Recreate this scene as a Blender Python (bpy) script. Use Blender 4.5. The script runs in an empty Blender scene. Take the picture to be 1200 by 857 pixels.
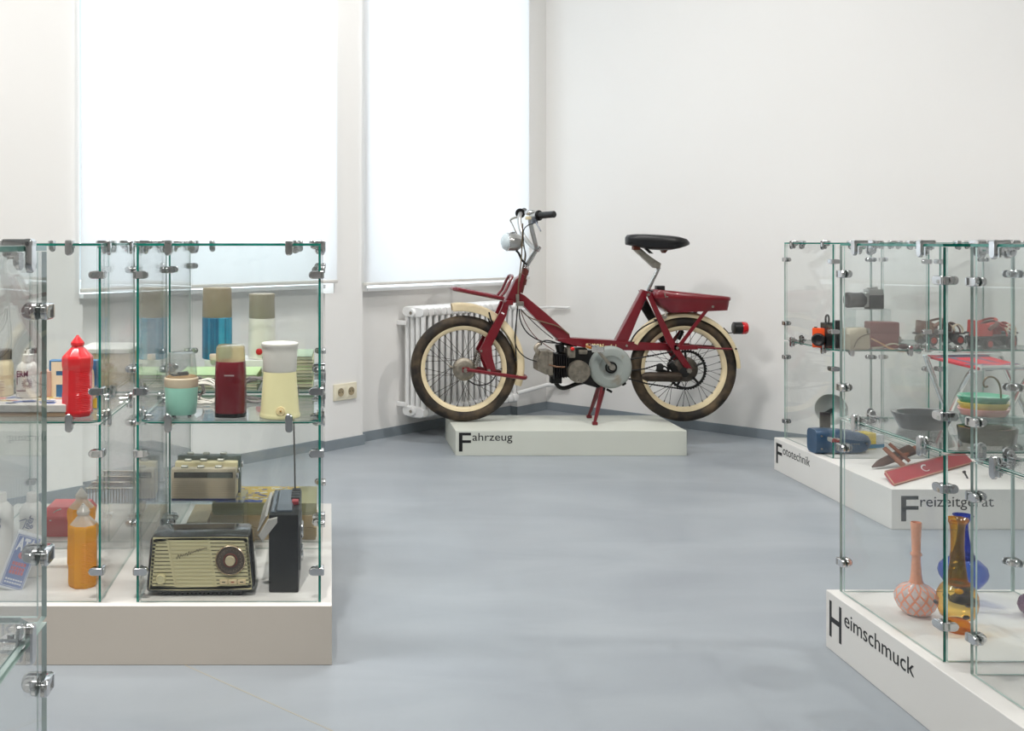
import bpy, bmesh, math, random
from mathutils import Vector, Matrix

random.seed(7)
SC = bpy.context.scene
COL = SC.collection
PI = math.pi

# ------------------------------------------------------------------ camera
# one-point view: principal point at pixel (387, 283) of 1200x857, focal length 1200 px
F, PX, PY, EYE = 1200.0, 387.0, 283.0, 1.03
cd = bpy.data.cameras.new('camera')
cam = bpy.data.objects.new('camera', cd)
COL.objects.link(cam)
cam.location = (0, 0, EYE)
cam.rotation_euler = (PI / 2, 0, 0)
cd.sensor_width = 36
cd.lens = 36
cd.shift_x = (600 - PX) / 1200
cd.shift_y = -(428.5 - PY) / 1200
cd.clip_start = 0.02
SC.camera = cam

# ------------------------------------------------------------------ room frame
C = Vector((1.322, 6.27, 0))                      # far corner of the room
TH = math.atan(0.93)
U = Vector((math.cos(TH), math.sin(TH), 0))       # along the window wall, towards the corner
N = Vector((math.sin(TH), -math.cos(TH), 0))      # out of the window wall, into the room
TR = math.atan(0.985)
V = Vector((math.cos(TR), -math.sin(TR), 0))      # along the right wall, away from the corner
NV = Vector((-math.sin(TR), -math.cos(TR), 0))    # out of the right wall, into the room
CEIL = 3.5


def a_of(px, o=0.0):
    """distance from the corner along the window wall where the sight line of px meets it"""
    k = (px - PX) / F
    return (k * (C.y + N.y * o) - C.x - N.x * o) / (k * U.y - U.x)


# ------------------------------------------------------------------ world, lamps, exposure
w = bpy.data.worlds.new('sky')
SC.world = w
w.use_nodes = True
w.node_tree.nodes['Background'].inputs[0].default_value = (0.80, 0.90, 1.0, 1)
w.node_tree.nodes['Background'].inputs[1].default_value = 1.0


def area(name, loc, direction, sx, sy, power, col):
    l = bpy.data.lights.new(name, 'AREA')
    l.shape = 'RECTANGLE'
    l.size, l.size_y = sx, sy
    l.energy = power
    l.color = col
    o = bpy.data.objects.new(name, l)
    COL.objects.link(o)
    o.location = loc
    o.rotation_euler = Vector(direction).to_track_quat('-Z', 'Y').to_euler()
    return o


WIN = [(a_of(93), a_of(391), 0.80), (a_of(430), a_of(617), 0.775)]      # window openings: a range, sill height
WTOP = 2.95
for (a1, a0, z0) in WIN:
    p = C - U * ((a0 + a1) / 2) + N * (-0.52) + Vector((0, 0, (z0 + WTOP) / 2 + 0.05))
    area('daylight', p, N, abs(a1 - a0) + 0.1, WTOP - z0 + 0.2, 33 * abs(a1 - a0), (0.86, 0.94, 1.0))


def spot(name, loc, target, power, angle, radius, col):
    l = bpy.data.lights.new(name, 'SPOT')
    l.energy = power
    l.spot_size = angle
    l.spot_blend = 0.8
    l.shadow_soft_size = radius
    l.color = col
    o = bpy.data.objects.new(name, l)
    COL.objects.link(o)
    o.location = loc
    o.rotation_euler = (Vector(target) - Vector(loc)).to_track_quat('-Z', 'Y').to_euler()


spot('ceiling_or_fill_spot', (-1.11, 2.47, 3.1), (0.2, 2.9, 0), 45, 2.2, 0.05, (1.0, 0.965, 0.92))
spot('ceiling_or_fill_spot', (-0.30, 0.90, 3.2), (-0.55, 2.75, 0.6), 225, 0.66, 0.06, (1.0, 0.965, 0.92))  # added fill spot that brightens the left showcase interiors
spot('ceiling_or_fill_spot', (2.82, 2.47, 3.1), (1.6, 2.9, 0), 110, 2.2, 0.05, (1.0, 0.965, 0.92))
for (x, y, pw) in ((0.9, 3.9, 47), (-1.3, 2.3, 58), (2.6, 3.0, 10), (0.5, 0.4, 20)):
    area('ceiling_lamp', (x, y, CEIL - 0.06), (0, 0, -1), 1.2, 0.35, pw, (1.0, 0.985, 0.972))

SC.view_settings.view_transform = 'Standard'
SC.view_settings.look = 'None'
SC.view_settings.gamma = 1
SC.view_settings.use_curve_mapping = False
SC.view_settings.exposure = 0.08
SC.cycles.max_bounces = 12
SC.cycles.diffuse_bounces = 5
SC.cycles.glossy_bounces = 5
SC.cycles.transmission_bounces = 8
SC.cycles.transparent_max_bounces = 64
SC.cycles.caustics_reflective = False
SC.cycles.caustics_refractive = False
SC.cycles.sample_clamp_indirect = 6
SC.cycles.use_denoising = True


# ------------------------------------------------------------------ pixel helpers
def W(px, py, d):
    """the point at depth d on the sight line of pixel (px, py)"""
    return Vector(((px - PX) * d / F, d, EYE - (py - PY) * d / F))


def on(px, py, z):
    """the point at height z seen at pixel (px, py)"""
    s = (py - PY) / (EYE - z)
    return Vector(((px - PX) / s, F / s, z))


# ------------------------------------------------------------------ materials
MATS = {}


def nt(name):
    m = bpy.data.materials.new(name)
    m.use_nodes = True
    t = m.node_tree
    t.nodes.clear()
    out = t.nodes.new('ShaderNodeOutputMaterial')
    return m, t, out


def lin(c):
    return tuple((x / 12.92 if x <= 0.04045 else ((x + 0.055) / 1.055) ** 2.4) for x in c)


def mat(name, col, rough=0.5, metal=0.0, var=0.06, scale=14.0, bump=0.0, bscale=60.0, spec=0.5, coat=0.0, alpha=None,
        col2=None, thr=None):
    """plain surface: sRGB colour with a fine noise variation, optional second colour in patches, optional bump"""
    if name in MATS:
        return MATS[name]
    m, t, out = nt(name)
    b = t.nodes.new('ShaderNodeBsdfPrincipled')
    tc = t.nodes.new('ShaderNodeTexCoord')
    nz = t.nodes.new('ShaderNodeTexNoise')
    nz.inputs['Scale'].default_value = scale
    nz.inputs['Detail'].default_value = 5
    t.links.new(tc.outputs['Object'], nz.inputs['Vector'])
    r = t.nodes.new('ShaderNodeValToRGB')
    c = lin(col)
    c2 = lin(col2) if col2 else tuple(min(1, x * (1 + var)) for x in c)
    c1 = tuple(x * (1 - var) for x in c)
    r.color_ramp.elements[0].color = (*c1, 1)
    r.color_ramp.elements[1].color = (*c2, 1)
    r.color_ramp.elements[0].position, r.color_ramp.elements[1].position = thr if thr else (0.3, 0.7)
    t.links.new(nz.outputs['Fac'], r.inputs['Fac'])
    t.links.new(r.outputs['Color'], b.inputs['Base Color'])
    b.inputs['Roughness'].default_value = rough
    b.inputs['Metallic'].default_value = metal
    b.inputs['Specular IOR Level'].default_value = spec
    b.inputs['Coat Weight'].default_value = coat
    if bump:
        n2 = t.nodes.new('ShaderNodeTexNoise')
        n2.inputs['Scale'].default_value = bscale
        t.links.new(tc.outputs['Object'], n2.inputs['Vector'])
        bp = t.nodes.new('ShaderNodeBump')
        bp.inputs['Strength'].default_value = bump
        bp.inputs['Distance'].default_value = 0.002
        t.links.new(n2.outputs['Fac'], bp.inputs['Height'])
        t.links.new(bp.outputs['Normal'], b.inputs['Normal'])
    t.links.new(b.outputs[0], out.inputs[0])
    MATS[name] = m
    return m


def clear(name, tint=(1, 1, 1), f0=0.04, gloss=0.02, body=0.0, bodycol=(1, 1, 1), edge=0.0):
    """thin clear sheet: tinted see-through plus Fresnel reflection; body = share of milky translucent scatter;
    edge = how much deeper the tint gets where the wall is seen at a slant"""
    if name in MATS:
        return MATS[name]
    m, t, out = nt(name)
    L = t.links.new
    g = t.nodes.new('ShaderNodeNewGeometry')
    dot = t.nodes.new('ShaderNodeVectorMath'); dot.operation = 'DOT_PRODUCT'
    L(g.outputs['Normal'], dot.inputs[0]); L(g.outputs['Incoming'], dot.inputs[1])
    ab = t.nodes.new('ShaderNodeMath'); ab.operation = 'ABSOLUTE'
    L(dot.outputs['Value'], ab.inputs[0])
    om = t.nodes.new('ShaderNodeMath'); om.operation = 'SUBTRACT'; om.inputs[0].default_value = 1
    L(ab.outputs[0], om.inputs[1])
    pw = t.nodes.new('ShaderNodeMath'); pw.operation = 'POWER'; pw.inputs[1].default_value = 5
    L(om.outputs[0], pw.inputs[0])
    ma = t.nodes.new('ShaderNodeMath'); ma.operation = 'MULTIPLY_ADD'
    ma.inputs[1].default_value = 1 - f0; ma.inputs[2].default_value = f0
    L(pw.outputs[0], ma.inputs[0])
    tr = t.nodes.new('ShaderNodeBsdfTransparent')
    if edge:
        mx = t.nodes.new('ShaderNodeMix'); mx.data_type = 'RGBA'
        mm = t.nodes.new('ShaderNodeMath'); mm.operation = 'MULTIPLY'; mm.inputs[1].default_value = edge
        L(om.outputs[0], mm.inputs[0])
        L(mm.outputs[0], mx.inputs['Factor'])
        mx.inputs['A'].default_value = (*tint, 1)
        mx.inputs['B'].default_value = (*[x ** 3 for x in tint], 1)
        L(mx.outputs['Result'], tr.inputs[0])
    else:
        tr.inputs[0].default_value = (*tint, 1)
    base = tr
    if body:
        df = t.nodes.new('ShaderNodeBsdfDiffuse'); df.inputs[0].default_value = (*bodycol, 1)
        tl = t.nodes.new('ShaderNodeBsdfTranslucent'); tl.inputs[0].default_value = (*bodycol, 1)
        m1 = t.nodes.new('ShaderNodeMixShader'); m1.inputs[0].default_value = 0.5
        L(df.outputs[0], m1.inputs[1]); L(tl.outputs[0], m1.inputs[2])
        m2 = t.nodes.new('ShaderNodeMixShader'); m2.inputs[0].default_value = body
        L(tr.outputs[0], m2.inputs[1]); L(m1.outputs[0], m2.inputs[2])
        base = m2
    gl = t.nodes.new('ShaderNodeBsdfGlossy')
    gl.inputs['Roughness'].default_value = gloss
    mix = t.nodes.new('ShaderNodeMixShader')
    L(ma.outputs[0], mix.inputs[0]); L(base.outputs[0], mix.inputs[1]); L(gl.outputs[0], mix.inputs[2])
    L(mix.outputs[0], out.inputs[0])
    MATS[name] = m
    return m


GLASS = clear('showcase_glass', (0.992, 0.998, 0.996), 0.034, 0.0)
EDGE = mat('glass_edge', (0.08, 0.46, 0.40), 0.08, var=0.3, scale=9, coat=0.5)
EDGE_LIT = mat('lit_glass_edge', (0.70, 0.79, 0.76), 0.1, var=0.2, scale=9, coat=0.5)  # paler copy of the glass edge, caught light put into the colour
CHROME = mat('chrome', (0.80, 0.80, 0.80), 0.10, 1.0, var=0.04)
STEEL = mat('worn_steel', (0.62, 0.60, 0.56), 0.35, 0.9, var=0.22, scale=40)
WALLM = mat('wall_paint', (0.925, 0.918, 0.905), 0.75, var=0.010, scale=1.3, bump=0.03, bscale=25)
WHITE = mat('white_lacquer', (0.93, 0.93, 0.925), 0.4, var=0.01)
SNOW = mat('window_paint', (0.95, 0.95, 0.95), 0.4, var=0.01)
PLINTH = mat('plinth_paint', (0.90, 0.89, 0.87), 0.55, var=0.012, scale=3)
PLINTHG = mat('plinth_paint_grey', (0.80, 0.81, 0.77), 0.5, var=0.015, scale=3)
PLINTHB = mat('plinth_beige_shaded', (0.79, 0.755, 0.71), 0.55, var=0.012, scale=3)  # beige sides with shade put into the colour to offset the added spot
INK = mat('black_vinyl', (0.05, 0.05, 0.06), 0.5)
GREYINK = mat('grey_vinyl', (0.60, 0.60, 0.60), 0.5)
BASEB = mat('baseboard_coating', (0.52, 0.555, 0.58), 0.4, var=0.06, scale=5)
RED = mat('dark_red_enamel', (0.43, 0.035, 0.095), 0.30, var=0.12, scale=9, coat=0.35)
CREAM = mat('cream_enamel', (0.90, 0.83, 0.68), 0.4, var=0.08, scale=16)
RUBBER = mat('tyre_rubber', (0.17, 0.145, 0.12), 0.75, var=0.3, scale=12, col2=(0.40, 0.33, 0.24), thr=(0.42, 0.78), bump=0.3, bscale=160)
BLACK = mat('black_plastic', (0.045, 0.045, 0.05), 0.35, var=0.1)
BLACKM = mat('sooty_iron', (0.07, 0.065, 0.06), 0.5, 0.3, var=0.3, scale=35)
ALU = mat('dirty_alloy', (0.55, 0.52, 0.47), 0.45, 0.75, var=0.3, scale=45)
LEATHER = mat('black_vinyl_cover', (0.06, 0.06, 0.065), 0.38, bump=0.2, bscale=120)


# ------------------------------------------------------------------ mesh builder
class B:
    def __init__(self):
        self.bm = bmesh.new()
        self.mi = 0

    def _v(self, p):
        return self.bm.verts.new(p)

    def face(self, vs):
        try:
            f = self.bm.faces.new(vs)
            f.material_index = self.mi
            return f
        except ValueError:
            return None

    def quad(self, pts):
        return self.face([self._v(p) for p in pts])

    def box(self, c, s, rot=None, bev=0.0, seg=2):
        c = Vector(c)
        hx, hy, hz = s[0] / 2, s[1] / 2, s[2] / 2
        co = [(-hx, -hy, -hz), (hx, -hy, -hz), (hx, hy, -hz), (-hx, hy, -hz), (-hx, -hy, hz), (hx, -hy, hz), (hx, hy, hz), (-hx, hy, hz)]
        vs = []
        for p in co:
            p = Vector(p)
            if rot is not None:
                p = rot @ p
            vs.append(self._v(p + c))
        fs = [self.face([vs[i] for i in q]) for q in ((3, 2, 1, 0), (4, 5, 6, 7), (0, 1, 5, 4), (1, 2, 6, 5), (2, 3, 7, 6), (3, 0, 4, 7))]
        if bev:
            es = list({e for f in fs for e in f.edges})
            r = bmesh.ops.bevel(self.bm, geom=es, offset=bev, segments=seg, affect='EDGES', profile=0.6)
            for f in r['faces']:
                f.material_index = self.mi
        return self

    def bb(self, x0, x1, y0, y1, z0, z1, bev=0.0, seg=2):
        return self.box(((x0 + x1) / 2, (y0 + y1) / 2, (z0 + z1) / 2), (x1 - x0, y1 - y0, z1 - z0), None, bev, seg)

    def prism(self, pts, vec, bev=0.0, seg=2):
        vec = Vector(vec)
        a = [self._v(p) for p in pts]
        b = [self._v(Vector(p) + vec) for p in pts]
        n = len(a)
        fs = [self.face(a), self.face(b[::-1])]
        for i in range(n):
            fs.append(self.face([a[i], b[i], b[(i + 1) % n], a[(i + 1) % n]]))
        if bev:
            es = list({e for f in fs[:2] for e in f.edges})
            r = bmesh.ops.bevel(self.bm, geom=es, offset=bev, segments=seg, affect='EDGES', profile=0.6)
            for f in r['faces']:
                f.material_index = self.mi
        return self

    def ring(self, outer, inner, vec):
        """flat frame between two outlines with equal counts, extruded by vec"""
        vec = Vector(vec)
        n = len(outer)
        o0 = [self._v(p) for p in outer]; i0 = [self._v(p) for p in inner]
        o1 = [self._v(Vector(p) + vec) for p in outer]; i1 = [self._v(Vector(p) + vec) for p in inner]
        for i in range(n):
            j = (i + 1) % n
            self.face([o0[i], o0[j], i0[j], i0[i]])
            self.face([o1[j], o1[i], i1[i], i1[j]])
            self.face([o0[j], o0[i], o1[i], o1[j]])
            self.face([i0[i], i0[j], i1[j], i1[i]])
        return self

    def loft(self, rings, cap=True, closed=False):
        rv = [[self._v(p) for p in r] for r in rings]
        n = len(rv[0])
        m = len(rv)
        for k in range(m if closed else m - 1):
            A, Bq = rv[k], rv[(k + 1) % m]
            for i in range(n):
                j = (i + 1) % n
                self.face([A[i], A[j], Bq[j], Bq[i]])
        if cap and not closed:
            self.face(rv[0][::-1]); self.face(rv[-1])
        return self

    def tube(self, pts, r, n=8, closed=False, radii=None, flat=1.0):
        pts = [Vector(p) for p in pts]
        m = len(pts)
        rings = []
        up = None
        for i in range(m):
            if closed:
                t = (pts[(i + 1) % m] - pts[i - 1])
            else:
                t = pts[min(i + 1, m - 1)] - pts[max(i - 1, 0)]
            t.normalize()
            if up is None:
                up = t.orthogonal().normalized()
            up = (up - t * up.dot(t))
            if up.length < 1e-6:
                up = t.orthogonal()
            up.normalize()
            s = t.cross(up)
            rr = radii[i] if radii else r
            rings.append([pts[i] + up * (rr * math.cos(2 * PI * k / n)) + s * (rr * flat * math.sin(2 * PI * k / n)) for k in range(n)])
        return self.loft(rings, True, closed)

    def cyl(self, p0, p1, r0, r1=None, n=20, bev=0.0):
        p0, p1 = Vector(p0), Vector(p1)
        r1 = r0 if r1 is None else r1
        if bev:
            d = (p1 - p0).normalized()
            return self.tube([p0, p0 + d * bev, p1 - d * bev, p1], 1, n, radii=[r0 - bev, r0, r1, r1 - bev])
        return self.tube([p0, p1], 1, n, radii=[r0, r1])

    def lathe(self, prof, n=32, c=(0, 0, 0), axis=(0, 0, 1), cap=True, shape=None):
        c = Vector(c)
        q = Vector((0, 0, 1)).rotation_difference(Vector(axis).normalized())
        rings = []
        for (r, z) in prof:
            ring = []
            for k in range(n):
                a = 2 * PI * k / n
                f = shape(a, z) if shape else 1.0
                ring.append(c + q @ Vector((r * f * math.cos(a), r * f * math.sin(a), z)))
            rings.append(ring)
        return self.loft(rings, cap)

    def ball(self, c, r, n=16, m=10):
        c = Vector(c)
        if not isinstance(r, (tuple, list)):
            r = (r, r, r)
        rings = []
        for i in range(1, m):
            a = -PI / 2 + PI * i / m
            rings.append([c + Vector((r[0] * math.cos(a) * math.cos(2 * PI * k / n), r[1] * math.cos(a) * math.sin(2 * PI * k / n), r[2] * math.sin(a))) for k in range(n)])
        return self.loft(rings)

    def torus(self, c, axis, R, r, n=48, m=10, flat=1.0):
        c = Vector(c)
        ax = Vector(axis).normalized()
        e1 = ax.orthogonal().normalized(); e2 = ax.cross(e1)
        rings = []
        for k in range(n):
            a = 2 * PI * k / n
            d = e1 * math.cos(a) + e2 * math.sin(a)
            rings.append([c + d * (R + r * math.cos(2 * PI * j / m)) + ax * (r * flat * math.sin(2 * PI * j / m)) for j in range(m)])
        return self.loft(rings, False, True)


def obj(name, b, mats, parent=None, sharp=35, loc=None):
    bmesh.ops.recalc_face_normals(b.bm, faces=b.bm.faces)
    me = bpy.data.meshes.new(name)
    b.bm.to_mesh(me)
    b.bm.free()
    if not isinstance(mats, (list, tuple)):
        mats = [mats]
    for m in mats:
        me.materials.append(m)
    for p in me.polygons:
        p.use_smooth = True
    me.set_sharp_from_angle(angle=math.radians(sharp))
    o = bpy.data.objects.new(name, me)
    COL.objects.link(o)
    if parent is not None:
        o.parent = parent
    if loc is not None:
        o.location = loc
    return o


def thing(name, label, cat, loc=(0, 0, 0), rotz=0.0, group=None):
    o = bpy.data.objects.new(name, None)
    o.empty_display_size = 0.05
    COL.objects.link(o)
    o.location = loc
    o.rotation_euler = (0, 0, rotz)
    o['label'] = label
    o['category'] = cat
    if group:
        o['group'] = group
    return o


def tag(o, label, cat, group=None):
    o['label'] = label
    o['category'] = cat
    if group:
        o['group'] = group
    return o


def structure(o):
    o['kind'] = 'structure'
    return o


def dup(root, loc, rotz=None, label=None, group=None):
    r = root.copy()
    COL.objects.link(r)
    r.location = loc
    if rotz is not None:
        r.rotation_euler = (0, 0, rotz)
    if label:
        r['label'] = label
    if group:
        r['group'] = group
    for ch in list(root.children):
        c = ch.copy(); COL.objects.link(c); c.parent = r
        for g in list(ch.children):
            d = g.copy(); COL.objects.link(d); d.parent = c
    return r


# ------------------------------------------------------------------ lettering
def text_mesh(body, bold=0.0):
    cu = bpy.data.curves.new('text', 'FONT')
    cu.body = body
    cu.size = 1
    cu.extrude = 0.01
    cu.offset = bold
    cu.resolution_u = 3
    to = bpy.data.objects.new('text', cu)
    COL.objects.link(to)
    bpy.context.view_layer.update()
    dg = bpy.context.evaluated_depsgraph_get()
    me = bpy.data.meshes.new_from_object(to.evaluated_get(dg))
    bpy.data.objects.remove(to)
    bpy.data.curves.remove(cu)
    me.materials.clear()
    return me


_capm = text_mesh('H')
CAPR = max(v.co.y for v in _capm.vertices)


def lettering(body, width, cap, origin, right, up, m, parent, bold=0.0, thick=0.0006, name='lettering', shear=0.0):
    """flat letters: left end of the baseline at origin, fitted to width and capital height"""
    me = text_mesh(body, bold)
    xs = [v.co.x for v in me.vertices]
    x0, x1 = min(xs), max(xs)
    sx = width / (x1 - x0)
    sy = cap / CAPR
    right, up = Vector(right).normalized(), Vector(up).normalized()
    nn = right.cross(up)
    origin = Vector(origin)
    for v in me.vertices:
        x, y, z = v.co
        v.co = origin + right * ((x - x0) * sx + shear * y * sy) + up * (y * sy) + nn * ((z + 0.01) / 0.02 * thick)
    me.materials.append(m)
    o = bpy.data.objects.new(name, me)
    COL.objects.link(o)
    o.parent = parent
    return o


# ================================================================== ROOM
def wpt(a, o, z):
    return C - U * a + N * o + Vector((0, 0, z))


def wbox(b, a0, a1, o0, o1, z0, z1):
    b.prism([wpt(a0, o0, z0), wpt(a1, o0, z0), wpt(a1, o1, z0), wpt(a0, o1, z0)], (0, 0, z1 - z0))


def rpt(a, o, z):
    return C + V * a + NV * o + Vector((0, 0, z))


LENL, LENR = 9.2, 7.4
NREC = -0.05                                            # niches under the windows are 5 cm deep
NICHE = [(a_of(97), a_of(381)), (a_of(425), a_of(606))]
P00 = C - U * LENL
P11 = C + V * LENR
P01 = P00 + V * LENR                                     # fourth corner

# floor with a glossy blue-grey coating
m, t, out = nt('floor_coating')
L = t.links.new
bs = t.nodes.new('ShaderNodeBsdfPrincipled')
tc = t.nodes.new('ShaderNodeTexCoord')
mp = t.nodes.new('ShaderNodeMapping')
mp.inputs['Scale'].default_value = (0.9, 2.2, 1)
mp.inputs['Rotation'].default_value = (0, 0, 0.6)
L(tc.outputs['Object'], mp.inputs['Vector'])
n1 = t.nodes.new('ShaderNodeTexNoise'); n1.inputs['Scale'].default_value = 1.6; n1.inputs['Detail'].default_value = 8
n1.inputs['Distortion'].default_value = 0.9
L(mp.outputs[0], n1.inputs['Vector'])
r1 = t.nodes.new('ShaderNodeValToRGB')
r1.color_ramp.elements[0].position = 0.32; r1.color_ramp.elements[1].position = 0.68
r1.color_ramp.elements[0].color = (*lin((0.555, 0.580, 0.605)), 1)
r1.color_ramp.elements[1].color = (*lin((0.605, 0.630, 0.650)), 1)
L(n1.outputs['Fac'], r1.inputs['Fac'])
L(r1.outputs['Color'], bs.inputs['Base Color'])
n2 = t.nodes.new('ShaderNodeTexNoise'); n2.inputs['Scale'].default_value = 3; n2.inputs['Detail'].default_value = 6
L(mp.outputs[0], n2.inputs['Vector'])
mr = t.nodes.new('ShaderNodeMapRange')
mr.inputs['To Min'].default_value = 0.28; mr.inputs['To Max'].default_value = 0.42
L(n2.outputs['Fac'], mr.inputs['Value'])
L(mr.outputs[0], bs.inputs['Roughness'])
n3 = t.nodes.new('ShaderNodeTexNoise'); n3.inputs['Scale'].default_value = 9; n3.inputs['Detail'].default_value = 3
L(tc.outputs['Object'], n3.inputs['Vector'])
bp = t.nodes.new('ShaderNodeBump'); bp.inputs['Strength'].default_value = 0.05; bp.inputs['Distance'].default_value = 0.002
L(n3.outputs['Fac'], bp.inputs['Height']); L(bp.outputs[0], bs.inputs['Normal'])
bs.inputs['Specular IOR Level'].default_value = 0.5
L(bs.outputs[0], out.inputs[0])
FLOORM = m

b = B()
ext = 0.4
poly = [P00 - V * ext - U * ext, C - V * ext + U * ext, P11 + V * ext + U * ext, P01 + V * ext - U * ext]
b.prism([p + Vector((0, 0, -0.1)) for p in poly], (0, 0, 0.1))
floor = structure(obj('floor', b, FLOORM))
b = B()
s0, s1 = on(224, 783, 0.0), on(392, 858, 0.0)
dirn = (s1 - s0).normalized(); sd = Vector((-dirn.y, dirn.x, 0)) * 0.0016
e0, e1 = s0 - dirn * 0.6, s1 + dirn * 0.9
b.prism([e0 + sd, e1 + sd, e1 - sd, e0 - sd], (0, 0, 0.0006))
obj('floor_joint', b, mat('joint_filler', (0.66, 0.64, 0.58), 0.5), floor)

# ceiling
b = B()
b.prism([p + Vector((0, 0, CEIL)) for p in poly], (0, 0, 0.1))
structure(obj('ceiling', b, mat('ceiling_paint', (0.93, 0.93, 0.92), 0.8, var=0.01)))

# window wall: piers, recessed parapets, lintels
b = B()
TK = -0.36
(w1a1, w1a0, w1z), (w2a1, w2a0, w2z) = WIN
n1L, n1R = NICHE[0]
n2L, n2R = NICHE[1]
NZ = 0.62
# piers below the sills (niche width) and above (opening width)
for (lo, hi) in ((0.0, n2R), (n2L, n1R), (n1L, LENL)):
    wbox(b, lo, hi, TK, 0, 0, w2z)
for (lo, hi) in ((0.0, w2a0), (w2a1, w1a0), (w1a1, LENL)):
    wbox(b, lo, hi, TK, 0, w2z, CEIL)
for (hi, lo, z) in ((n1L, n1R, w1z), (n2L, n2R, w2z)):
    wbox(b, lo, hi, TK, NREC, 0, z)
for (hi, lo, z) in ((w1a1, w1a0, w1z), (w2a1, w2a0, w2z)):
    wbox(b, lo, hi, TK, 0, WTOP, CEIL)
structure(obj('wall_left', b, WALLM))

# right wall and the two walls behind the camera
b = B()
b.prism([C, P11, P11 + U * 0.3, C + U * 0.3], (0, 0, CEIL))
structure(obj('wall_right', b, WALLM))
b = B()
b.prism([P11, P01, P01 + V * 0.3, P11 + V * 0.3], (0, 0, CEIL))
structure(obj('wall_near', b, WALLM))
b = B()
b.prism([P01, P00, P00 - U * 0.3, P01 - U * 0.3], (0, 0, CEIL))
structure(obj('wall_far_left', b, WALLM))

# baseboards: the floor coating turned up the wall
BH, BT = 0.050, 0.008
b = B()
wbox(b, 0, n2R, 0, BT, 0, BH)
wbox(b, n2R - 0.002, n2R + BT, NREC, BT, 0, BH)
wbox(b, n2R, n2L, NREC, NREC + BT, 0, BH)
wbox(b, n2L - BT, n2L, NREC, BT, 0, BH)
wbox(b, n2L, n1R, 0, BT, 0, BH)
wbox(b, n1R, n1R + BT, NREC, BT, 0, BH)
wbox(b, n1R, n1L, NREC, NREC + BT, 0, BH)
wbox(b, n1L - BT, n1L, NREC, BT, 0, BH)
wbox(b, n1L, LENL, 0, BT, 0, BH)
structure(obj('baseboard_left', b, BASEB))
b = B()
b.prism([rpt(0, 0, 0), rpt(LENR, 0, 0), rpt(LENR, BT, 0), rpt(0, BT, 0)], (0, 0, BH))
structure(obj('baseboard_right', b, BASEB))

# windows behind the blinds: frame, mullions, panes, sill
PANE = clear('window_glass', (0.98, 0.99, 0.99), 0.04, 0.0)
for i, (a1, a0, z0) in enumerate(WIN):
    wn = bpy.data.objects.new('window_%d' % (i + 1), None)
    COL.objects.link(wn)
    structure(wn)
    b = B()
    f = 0.06
    wbox(b, a0, a0 + f, -0.34, -0.28, z0, WTOP); wbox(b, a1 - f, a1, -0.34, -0.28, z0, WTOP)
    wbox(b, a0 + f, a1 - f, -0.34, -0.28, z0, z0 + f); wbox(b, a0 + f, a1 - f, -0.34, -0.28, WTOP - f, WTOP)
    am = (a0 + a1) / 2
    wbox(b, am - 0.03, am + 0.03, -0.335, -0.285, z0 + f, WTOP - f)
    obj('window_frame', b, SNOW, wn)
    for (p, q) in ((a0 + f, am - 0.03), (am + 0.03, a1 - f)):
        b = B(); wbox(b, p, q, -0.313, -0.309, z0 + f, WTOP - f)
        obj('pane', b, PANE, wn)
    b = B()
    nl, nr = NICHE[i]
    wbox(b, max(a0, nr) + 0.001, min(a1, nl) - 0.001, -0.28, 0.004, z0 - 0.0, z0 + 0.018)
    obj('window_sill', b, SNOW, wn)

# roller blinds: translucent fabric with a bar in the hem
m, t, out = nt('blind_fabric')
L = t.links.new
tl = t.nodes.new('ShaderNodeBsdfTranslucent'); tl.inputs[0].default_value = (0.82, 0.83, 0.84, 1)
df = t.nodes.new('ShaderNodeBsdfDiffuse'); df.inputs[0].default_value = (0.88, 0.88, 0.88, 1)
wv = t.nodes.new('ShaderNodeTexNoise'); wv.inputs['Scale'].default_value = 300
bp = t.nodes.new('ShaderNodeBump'); bp.inputs['Strength'].default_value = 0.05; bp.inputs['Distance'].default_value = 0.001
L(wv.outputs['Fac'], bp.inputs['Height']); L(bp.outputs[0], df.inputs['Normal'])
mx = t.nodes.new('ShaderNodeMixShader'); mx.inputs[0].default_value = 0.55
L(df.outputs[0], mx.inputs[1]); L(tl.outputs[0], mx.inputs[2]); L(mx.outputs[0], out.inputs[0])
BLIND = m
HEM = mat('blind_hem', (0.86, 0.85, 0.83), 0.6)
for (p0, p1, z, lab) in ((95, 395, 0.825, 'white roller blind over the wide window behind the left showcases'),
                         (427, 620, 0.805, 'white roller blind over the window above the radiator')):
    hi, lo = a_of(p0, 0.02), a_of(p1, 0.02)
    bl = thing('roller_blind', lab, 'blind', wpt((lo + hi) / 2, 0.02, z), TH)
    hw = (hi - lo) / 2
    b = B(); b.bb(-hw, hw, -0.0006, 0.0006, 0.012, 3.1 - z)
    obj('fabric', b, BLIND, bl)
    b = B(); b.bb(-hw - 0.003, hw + 0.003, -0.006, 0.006, 0, 0.016, 0.003)
    obj('hem_bar', b, HEM, bl)
    b = B(); b.cyl((-hw, 0.0, 3.12 - z), (hw, 0.0, 3.12 - z), 0.022, n=16)
    obj('roller_tube', b, SNOW, bl)

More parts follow.
